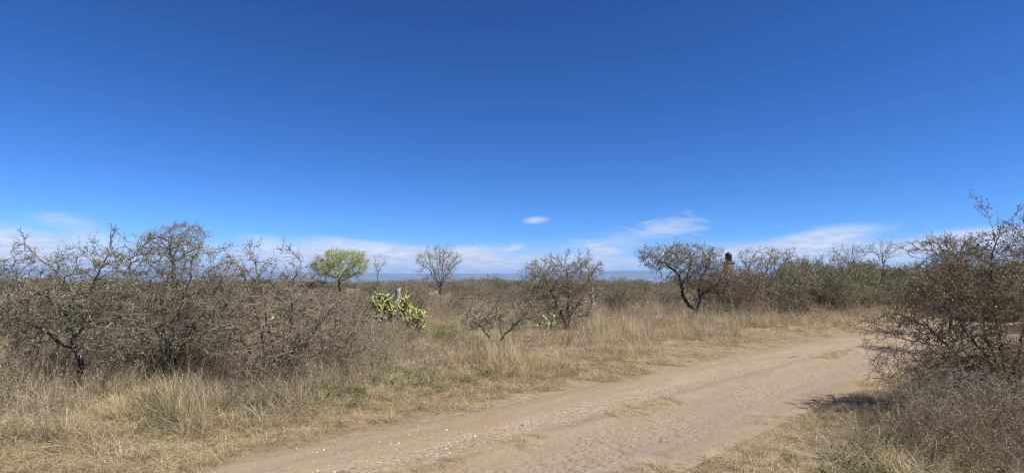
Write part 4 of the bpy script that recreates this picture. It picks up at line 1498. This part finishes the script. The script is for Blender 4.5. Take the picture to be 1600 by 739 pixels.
def joint_mesh(seed):
    rng = np.random.default_rng(seed)
    g = Geo()
    ns, nr = 10, 12
    z = np.linspace(0, 1, nr)
    prof = np.sqrt(np.clip(1 - (2 * z - 1) ** 6, 0.05, 1)) * (0.92 + 0.08 * np.sin(z * 3))
    a = np.arange(ns) / ns * 2 * math.pi
    rad = np.empty((nr, ns))
    for k in range(nr):
        rad[k] = prof[k] * (1 + .20 * np.cos(5 * a + k * math.pi)) * .14
    bend = .06 * np.sin(z * 3.1)
    P = np.stack([rad * np.cos(a) + bend[:, None], rad * np.sin(a), np.broadcast_to(z[:, None], rad.shape)], -1).reshape(-1, 3)
    i_ = np.arange(nr - 1)[:, None] * ns
    j_ = np.arange(ns)[None, :]
    Q = np.stack([i_ + j_, i_ + (j_ + 1) % ns, i_ + ns + (j_ + 1) % ns, i_ + ns + j_], -1).reshape(-1, 4)
    tn = np.clip((rad.ravel() / .14 - .8) / .4, 0, 1) * .75
    g.add(P, Q, tn)
    # spines
    n = 34
    zz = rng.uniform(.08, 1.0, n)
    aa_ = rng.uniform(0, 6.28, n)
    d = norm(np.stack([np.cos(aa_), np.sin(aa_), rng.normal(.25, .5, n)], -1))
    B = np.stack([np.cos(aa_) * .14, np.sin(aa_) * .14, zz], -1)
    sd = norm(np.cross(d, rng.normal(0, 1, (n, 3)))) * .010
    T = B + d * rng.uniform(.08, .17, n)[:, None]
    V = np.stack([B - sd, B + sd, T + sd * .3, T - sd * .3], 1).reshape(-1, 3)
    g.add(V, np.arange(4 * n).reshape(-1, 4), 1.0)
    return g.mesh('joint', M['cactus'], True)


JM = [joint_mesh(k) for k in range(3)]


def cactus(name, label, h, ells, seed, D=.15, dk=.13, stems=None, thick=1.0):
    rng = np.random.default_rng(seed)
    att = np.concatenate([np.asarray(c) + norm(rng.normal(0, 1, (n, 3))) * rng.uniform(.2, 1, (n, 1)) ** (1 / 3) * np.asarray(r_) for c, r_, n in ells])
    att = att[att[:, 2] > .05]
    pos, par = colonize(stems, att, D, dk, rng, .28, .12, 60)
    kids = np.bincount(par[par >= 0], minlength=len(pos))
    dep = np.zeros(len(pos), int)                       # joints between a node and its farthest tip
    for k in range(len(pos) - 1, 0, -1):
        if par[k] >= 0:
            dep[par[k]] = max(dep[par[k]], dep[k] + 1)
    e = empty(name, tuple(h.o))
    tag(e, label, 'cactus')
    wood = Geo()
    nj = 0
    for k in range(len(pos)):
        if par[k] < 0:
            continue
        a, b_ = pos[par[k]], pos[k]
        if dep[k] > 3:
            V, Q = tubes(np.stack([a, b_])[None], np.array([[.035, .03]]) * thick, 6)
            wood.add(V, Q, .3)
        elif nj < 290:
            o = link('joint', JM[nj % 3], e)
            d = Vector(b_ - a)
            L = d.length * 1.12
            o.rotation_euler = d.to_track_quat('Z', 'Y').to_euler()
            o.location = a
            f = .17 * thick * rng.uniform(.85, 1.25)
            o.scale = (f, f, L)
            nj += 1
    me = wood.mesh('stem', M['bark_brown'], True)
    if me:
        link('stem', me, e)
    print('cactus joints', nj)
    return e


h = Hero(622, 15.8)
cactus('cactus', 'large bushy yellow-green cactus with many thick joints in front of a lichened post', h,
       [h.ell(592, 473, 17, 14, .3, 190), h.ell(620, 480, 24, 15, .4, 220), h.ell(645, 495, 20, 16, .4, 230), h.ell(635, 463, 9, 10, .2, 50), h.ell(605, 492, 24, 12, .4, 110), h.ell(572, 488, 7, 9, .2, 30), h.ell(655, 505, 12, 12, .3, 80)],
       3, .135, .085, [root_of(h, [(618, 515), (606, 500), (597, 488)]), root_of(h, [(624, 512), (626, 495)]), root_of(h, [(630, 516), (645, 506)]), root_of(h, [(620, 518, .3), (622, 500, .35)])], 1.0)
h = Hero(856, 15.5)
cactus('cactus', 'small pale cactus half hidden in grass at the foot of the round grey bush', h, [h.ell(856, 503, 13, 11, .25, 40), h.ell(843, 512, 9, 8, .2, 16)], 4, .11, .09, [root_of(h, [(854, 516)]), root_of(h, [(860, 514, .1)])], .9)
h = Hero(428, 12.8)
cactus('cactus', 'small olive cactus low inside the brush right of the bush with long shoots', h, [h.ell(430, 500, 10, 9, .2, 24)], 5, .11, .09, [root_of(h, [(428, 512)])], .8)

# dead dark brush at the large cactus's foot
h = Hero(630, 15.2)
m = grow(51, [root_of(h, [(630 + a, 528, b), (630 + 2 * a, 515, 2 * b)]) for a, b in ((-14, 0), (-4, .2), (8, -.1), (16, .1))], [h.ell(632, 524, 34, 14, .5, 150)], D=.06, dk=.10, r0=.0042, rmax=.014, twig_n=.7, twig_l=.15, sub=.6, leaf_n=.1, leaf_s=.02, mats=('bark', 'leaf_dry'))
hero('dead_brush', 'dark dead brush under the joints of the large cactus', 'bush', h, m)

# yellowish-green low shrubs in the field
for px, Y, seed, rx, rz, py, label in ((930, 17.0, 52, 17, 9, 514, 'low yellow-green shrub in the grass in front of the lichened post'), (745, 17.5, 53, 20, 11, 508, 'low dull green shrub in the trodden grass right of the large cactus'),
                                       (700, 15.0, 54, 16, 9, 530, 'small green shrub in the grass between cactus and forked thorn shrub'), (1030, 19.0, 55, 22, 9, 505, 'low straw-green shrub in the open field left of the bent-trunk tree')):
    h = Hero(px, Y)
    m = grow(seed, [root_of(h, [(px + a, py + 6, b)]) for a, b in ((-5, .1), (0, -.1), (6, 0))], [h.ell(px, py, rx, rz, .4, 110)], D=.06, dk=.10, r0=.003, rmax=.012, twig_n=.8, twig_l=.12, sub=.7, leaf_n=1.2, leaf_s=.03, mats=('bark_brown', 'leaf_lime' if seed == 52 else 'leaf_green' if seed != 55 else 'leaf_olive'))
    hero('low_shrub', label, 'shrub', h, m)


# ------------------------------------------------------------------ fence posts
def post_stone(b):
    tcn = b.n('ShaderNodeTexCoord')
    n = b.noise(tcn.outputs['Object'], 14.0, 5, .65)
    n2 = b.noise(tcn.outputs['Object'], 60.0, 4, .7)
    c = b.mix(b.smooth(n, .42, .58), (.14, .13, .11), (.33, .33, .29))
    c = b.mix(b.m('MULTIPLY', b.smooth(n2, .55, .7), .6), c, (.52, .53, .47))
    return pbsdf(b, c, .9, .15, bump(b, n2, .6, .01))


M['post'] = material('lichened_post', post_stone)


def post(label, px, Y, top, wd, seed, lean):
    x, y, z = at(px, top, Y)
    z0 = gz(x, y) - .12
    H = z - z0
    rng = np.random.default_rng(seed)
    nr, ns = 16, 12
    a = np.arange(ns) / ns * 2 * math.pi
    zz = np.linspace(0, H, nr)
    V = []
    for k in range(nr):
        f = np.abs(np.cos(a)) ** 5 + np.abs(np.sin(a)) ** 5
        r_ = wd / 2 / f ** (1 / 5) * (1 - .10 * k / nr) * (1 + rng.normal(0, .03, ns))
        zt = zz[k] + (np.where(k == nr - 1, 1, 0) * (.04 * np.cos(a + 1) - .02)) + rng.normal(0, .004, ns)
        V.append(np.stack([r_ * np.cos(a + .4) + lean * zz[k], r_ * .8 * np.sin(a + .4), zt], -1))
    V = np.concatenate(V)
    i_ = np.arange(nr - 1)[:, None] * ns
    j_ = np.arange(ns)[None, :]
    Q = np.stack([i_ + j_, i_ + (j_ + 1) % ns, i_ + ns + (j_ + 1) % ns, i_ + ns + j_], -1).reshape(-1, 4)
    b_ = len(V) - ns
    V = np.vstack([V, V[b_:].mean(0) + [0, 0, .012]])
    c_ = len(V) - 1
    Q = np.vstack([Q, [[b_ + k, b_ + k + 1, b_ + (k + 2) % ns, c_] for k in range(0, ns, 2)]])
    o = link('fence_post', quad_mesh('fence_post', V, Q, M['post']), None, (x, y, z0))
    return tag(o, label, 'post', 'old fence posts in the field')


post('weathered grey fence post spotted with lichen, rising behind the large cactus', 620, 17.2, 450, .155, 1, .03)
post('weathered grey fence post spotted with lichen, beside the round grey bush', 926, 20.5, 449, .115, 2, -.01)

# pale dead stick leaning in the thicket
h = Hero(1147, 22.0)
V, Q = tubes(np.array([[h.base(), h.p(1145, 480), h.p(1142, 468), h.p(1140, 458), h.p(1136, 448)]]), np.array([[.018, .016, .014, .012, .007]]), 6)
o = link('dead_stick', quad_mesh('dead_stick', V, Q, M['post']), None, tuple(h.o))
tag(o, 'pale bare dead stick leaning in the brown bush by the bent-trunk tree', 'stick')


# ------------------------------------------------------------------ water tank on its tower
def plain(name, col, rough=.8, spec=.2, vary=.3, sc=6.0):
    def f(b):
        tcn = b.n('ShaderNodeTexCoord')
        n = b.noise(tcn.outputs['Object'], sc, 5, .65)
        return pbsdf(b, b.mix(b.m('MULTIPLY', b.smooth(n, .35, .7), vary * 2), col, tuple(c * .6 for c in col)), rough, spec)
    return material(name, f)


M['tank'] = plain('black_tank', (.022, .022, .024), .45, .4)
M['block'] = plain('grey_block', (.20, .19, .18), .95, .1)
M['white_wall'] = plain('white_wall', (.75, .74, .70), .9, .1)
M['roof'] = plain('pale_roof', (.55, .54, .52), .8, .1)


def lathe(prof, ns):
    a = np.arange(ns) / ns * 2 * math.pi
    V = np.concatenate([np.stack([r_ * np.cos(a), r_ * np.sin(a), np.full(ns, z_)], -1) for r_, z_ in prof])
    i_ = np.arange(len(prof) - 1)[:, None] * ns
    j_ = np.arange(ns)[None, :]
    return V, np.stack([i_ + j_, i_ + (j_ + 1) % ns, i_ + ns + (j_ + 1) % ns, i_ + ns + j_], -1).reshape(-1, 4)


def box(x0, x1, y0, y1, z0, z1):
    V = np.array([(x, y, z) for z in (z0, z1) for x, y in ((x0, y0), (x1, y0), (x1, y1), (x0, y1))], float)
    return V, np.array([(3, 2, 1, 0), (4, 5, 6, 7), (0, 1, 5, 4), (1, 2, 6, 5), (2, 3, 7, 6), (3, 0, 4, 7)])


TY_ = 92.0
x, y, ztop = at(1138, 394, TY_)
x2, y2, zb = at(1138, 409, TY_)
z0 = gz(x, y)
tower = empty('tank_tower', (x, y, z0 - .1), .3)
tag(tower, 'grey block tower carrying the black water tank behind the thicket', 'tower')
Ht = zb - z0
link('wall', quad_mesh('wall', *box(-.62, .62, -.62, .62, 0, Ht - .12), M['block']), tower)
link('slab', quad_mesh('slab', *box(-.8, .74, -.74, .74, Ht - .12, Ht + .1), M['block']), tower)
V, Q = tubes(np.array([[(-.76, -.2, 0), (-.76, -.2, Ht * .5), (-.76, -.2, Ht + .75)]]), np.full((1, 3), .05), 6)
link('pipe', quad_mesh('pipe', V, Q, M['block']), tower)
tank = empty('water_tank', (x, y, zb + .002))
tag(tank, 'black ribbed water tank with domed lid on the grey tower', 'tank')
hT = (ztop - zb)
prof = [(.001, 0)]
for k in range(9):
    f = k / 8
    prof += [(.52, hT * (.02 + .70 * f)), (.545, hT * (.02 + .70 * f) + .03), (.545, hT * (.02 + .70 * f) + .05)]
prof += [(.50, hT * .82), (.36, hT * .88), (.24, hT * .90)]
link('body', quad_mesh('body', *lathe(prof, 24), M['tank'], smooth=False), tank)
link('lid', quad_mesh('lid', *lathe([(.26, hT * .895), (.26, hT * .95), (.2, hT * .99), (.001, hT)], 20), M['tank']), tank)

# ------------------------------------------------------------------ far buildings on the hillside
FB = 'far buildings on the distant slope'
hill_r = np.array([q[0] for q in rows], float)
hill_f = np.array([q[1] for q in rows])
for px, py, wpx, hpx, label in ((766, 436.5, 6.0, 2.2, 'long white building far off at the foot of the blue hills'), (759, 436.0, 1.5, 3.0, 'tall white far-off block left of the long white building'), (1016, 437.5, 6, 1.0, 'long pale far-off roof left of the bent-trunk tree'),
                                (40, 433, 3.5, 1.8, 'tiny pale far-off house behind the forked thorn tree, nearest the picture edge'), (66, 434, 2.5, 1.6, 'tiny pale far-off house behind the forked thorn tree, middle of three'), (118, 433, 3.5, 1.8, 'tiny pale far-off house behind the forked thorn tree, nearest the tangled bush')):
    a, el = azel(px, py)
    dr = np.array([math.sin(a), math.cos(a)])
    rad_ = np.linspace(8700, 12500, 300)
    hz_ = -112 + np.interp(rad_, hill_r, hill_f) * (float(hill_profile(np.array([a]))[0]) + 112)
    want = CAM_H + rad_ * math.tan(el)
    k = int(np.argmin(np.abs(hz_ - want)))
    Rb, zb_ = rad_[k], hz_[k]
    kpx = Rb / FPX
    e = empty('far_building', (dr[0] * Rb, dr[1] * Rb, zb_), -a)
    tag(e, label, 'building', FB)
    wd_, ht_ = wpx * kpx, hpx * kpx
    link('wall', quad_mesh('wall', *box(-wd_ / 2, wd_ / 2, -12, 12, -25, ht_), M['white_wall']), e)
    Vr = np.array([(-wd_ / 2 - 1, -13, ht_), (wd_ / 2 + 1, -13, ht_), (wd_ / 2 + 1, 13, ht_), (-wd_ / 2 - 1, 13, ht_), (-wd_ / 2 - 1, 0, ht_ + 5), (wd_ / 2 + 1, 0, ht_ + 5)], float)
    rf = bpy.data.meshes.new('roof')
    rf.from_pydata([tuple(v) for v in Vr], [], [(0, 1, 5, 4), (2, 3, 4, 5), (0, 4, 3), (1, 2, 5), (3, 2, 1, 0)])
    rf.materials.append(M['roof'])
    link('roof', rf, e)


# ------------------------------------------------------------------ stones on the track
def stone_col(b):
    oi = b.n('ShaderNodeObjectInfo')
    tcn = b.n('ShaderNodeTexCoord')
    n = b.noise(tcn.outputs['Object'], 3.0, 4, .6)
    c = b.mix(oi.outputs['Random'], (.40, .34, .27), (.64, .59, .51))
    c = b.mix(b.m('MULTIPLY', b.smooth(n, .45, .7), .6), c, (.36, .28, .20))
    return pbsdf(b, c, .9, .15)


M['stone'] = material('pale_stone', stone_col)


def stone_mesh(seed):
    rng = np.random.default_rng(seed)
    ns = 7
    V, Q = lathe([(.25, -.5), (.8, -.35), (1, 0), (.75, .38), (.28, .52)], ns)
    V = V * [1, .8, .65] + rng.normal(0, .13, V.shape)
    t, b_ = V[-ns:].mean(0), V[:ns].mean(0)
    V = np.vstack([V, t, b_])
    m_ = len(V)
    ex = [[m_ - 2 - ns + k, m_ - 2 - ns + (k + 1) % ns, m_ - 2 - ns + (k + 2) % ns, m_ - 2] for k in range(0, ns, 2)]
    return quad_mesh('stone', V, np.vstack([Q, ex]), M['stone'])


SM = [stone_mesh(k) for k in range(5)]
rng = np.random.default_rng(404)
spots = []
for px, py, n, dx, dy in ((565, 678, 9, 40, 10), (615, 690, 12, 30, 6), (640, 672, 7, 30, 9), (720, 672, 8, 40, 7), (790, 658, 9, 30, 6), (855, 630, 7, 45, 8), (925, 622, 8, 40, 6), (960, 605, 8, 40, 7), (520, 733, 3, 20, 4), (585, 718, 4, 40, 6), (470, 705, 4, 30, 6),
                          (1080, 570, 8, 50, 6), (1160, 558, 9, 60, 5), (1230, 548, 7, 50, 4), (905, 717, 2, 8, 3), (1160, 615, 3, 10, 4), (980, 700, 3, 60, 20), (1030, 660, 3, 60, 20), (690, 640, 3, 50, 4)):
    for k in range(int(n * .7 + .5)):
        spots.append((px + rng.normal(0, dx * .7), py + rng.normal(0, dy * .7)))
for q, (px, py) in enumerate(spots):
    d = px_dir(px, min(py, 738))
    t = (CAM_H + .06) / -d[2]
    X_, Y_ = d[0] * t, d[1] * t
    la, ar = road_uv(X_, Y_)
    if abs(la[0]) > HALF - .1:
        continue
    s_ = float(np.clip(rng.lognormal(-4.5, .42), .006, .023))
    zz_ = float(track_z(la, ar)[0])
    o = link('stone', SM[q % 5], None, (X_, Y_, zz_ + s_ * .06))
    o.scale = (s_, s_, s_)
    o.rotation_euler = (rng.normal(0, .3), rng.normal(0, .3), rng.uniform(0, 6.28))
    zone = 'far wheel track' if la[0] < -.3 else ('middle ridge' if la[0] < .25 else 'near wheel track')
    dist = 'close to the camera' if Y_ < 6.3 else ('midway along the view' if Y_ < 9.5 else 'towards the bend')
    size = 'larger pale stone' if s_ > .016 else 'small pale stone'
    tag(o, '%s loose on the %s, %s' % (size, zone, dist), 'stone', 'loose stones on the %s %s' % (zone, dist))
# fine gravel
n = 4200
ar = PX.uniform(CLT[66], CLT[190], n)
la = np.where(PX.uniform(0, 1, n) < .6, PX.normal(-.55, .28, n), PX.uniform(-1.5, 1.5, n))
la = np.clip(la, -1.55, 1.5)
x_, y_, z_ = track_pt(la, ar)
sz = np.clip(PX.lognormal(-5.3, .4, n), .003, .011)
scatter('gravel', 'fine pale gravel strewn over the dirt track', np.stack([x_, y_, z_ + sz * .15], -1), PX.uniform(0, 6.28, (n, 3)), np.repeat(sz[:, None], 3, 1), PX.integers(0, 5, n), SM)

# ------------------------------------------------------------------ haze: the air of the valley
hz = link('haze', quad_mesh('haze', *box(-17000, 17000, -17000, 17000, -260, 260), None))
tag(hz, kind='stuff')
hm = bpy.data.materials.new('haze_air')
hm.use_nodes = True
b = NT(hm.node_tree)
pv = b.n('ShaderNodeVolumePrincipled')
pv.inputs['Color'].default_value = (.36, .58, 1.0, 1)
pv.inputs['Density'].default_value = 9e-5
pv.inputs['Anisotropy'].default_value = 0.0
oo = b.n('ShaderNodeOutputMaterial')
b.l(pv.outputs[0], oo.inputs['Volume'])
hz.data.materials.append(hm)
scene.cycles.volume_bounces = 0
scene.cycles.max_bounces = 6
scene.cycles.transparent_max_bounces = 8
print('all done', sum(sum(len(p.vertices) - 2 for p in me.polygons) for me in bpy.data.meshes))
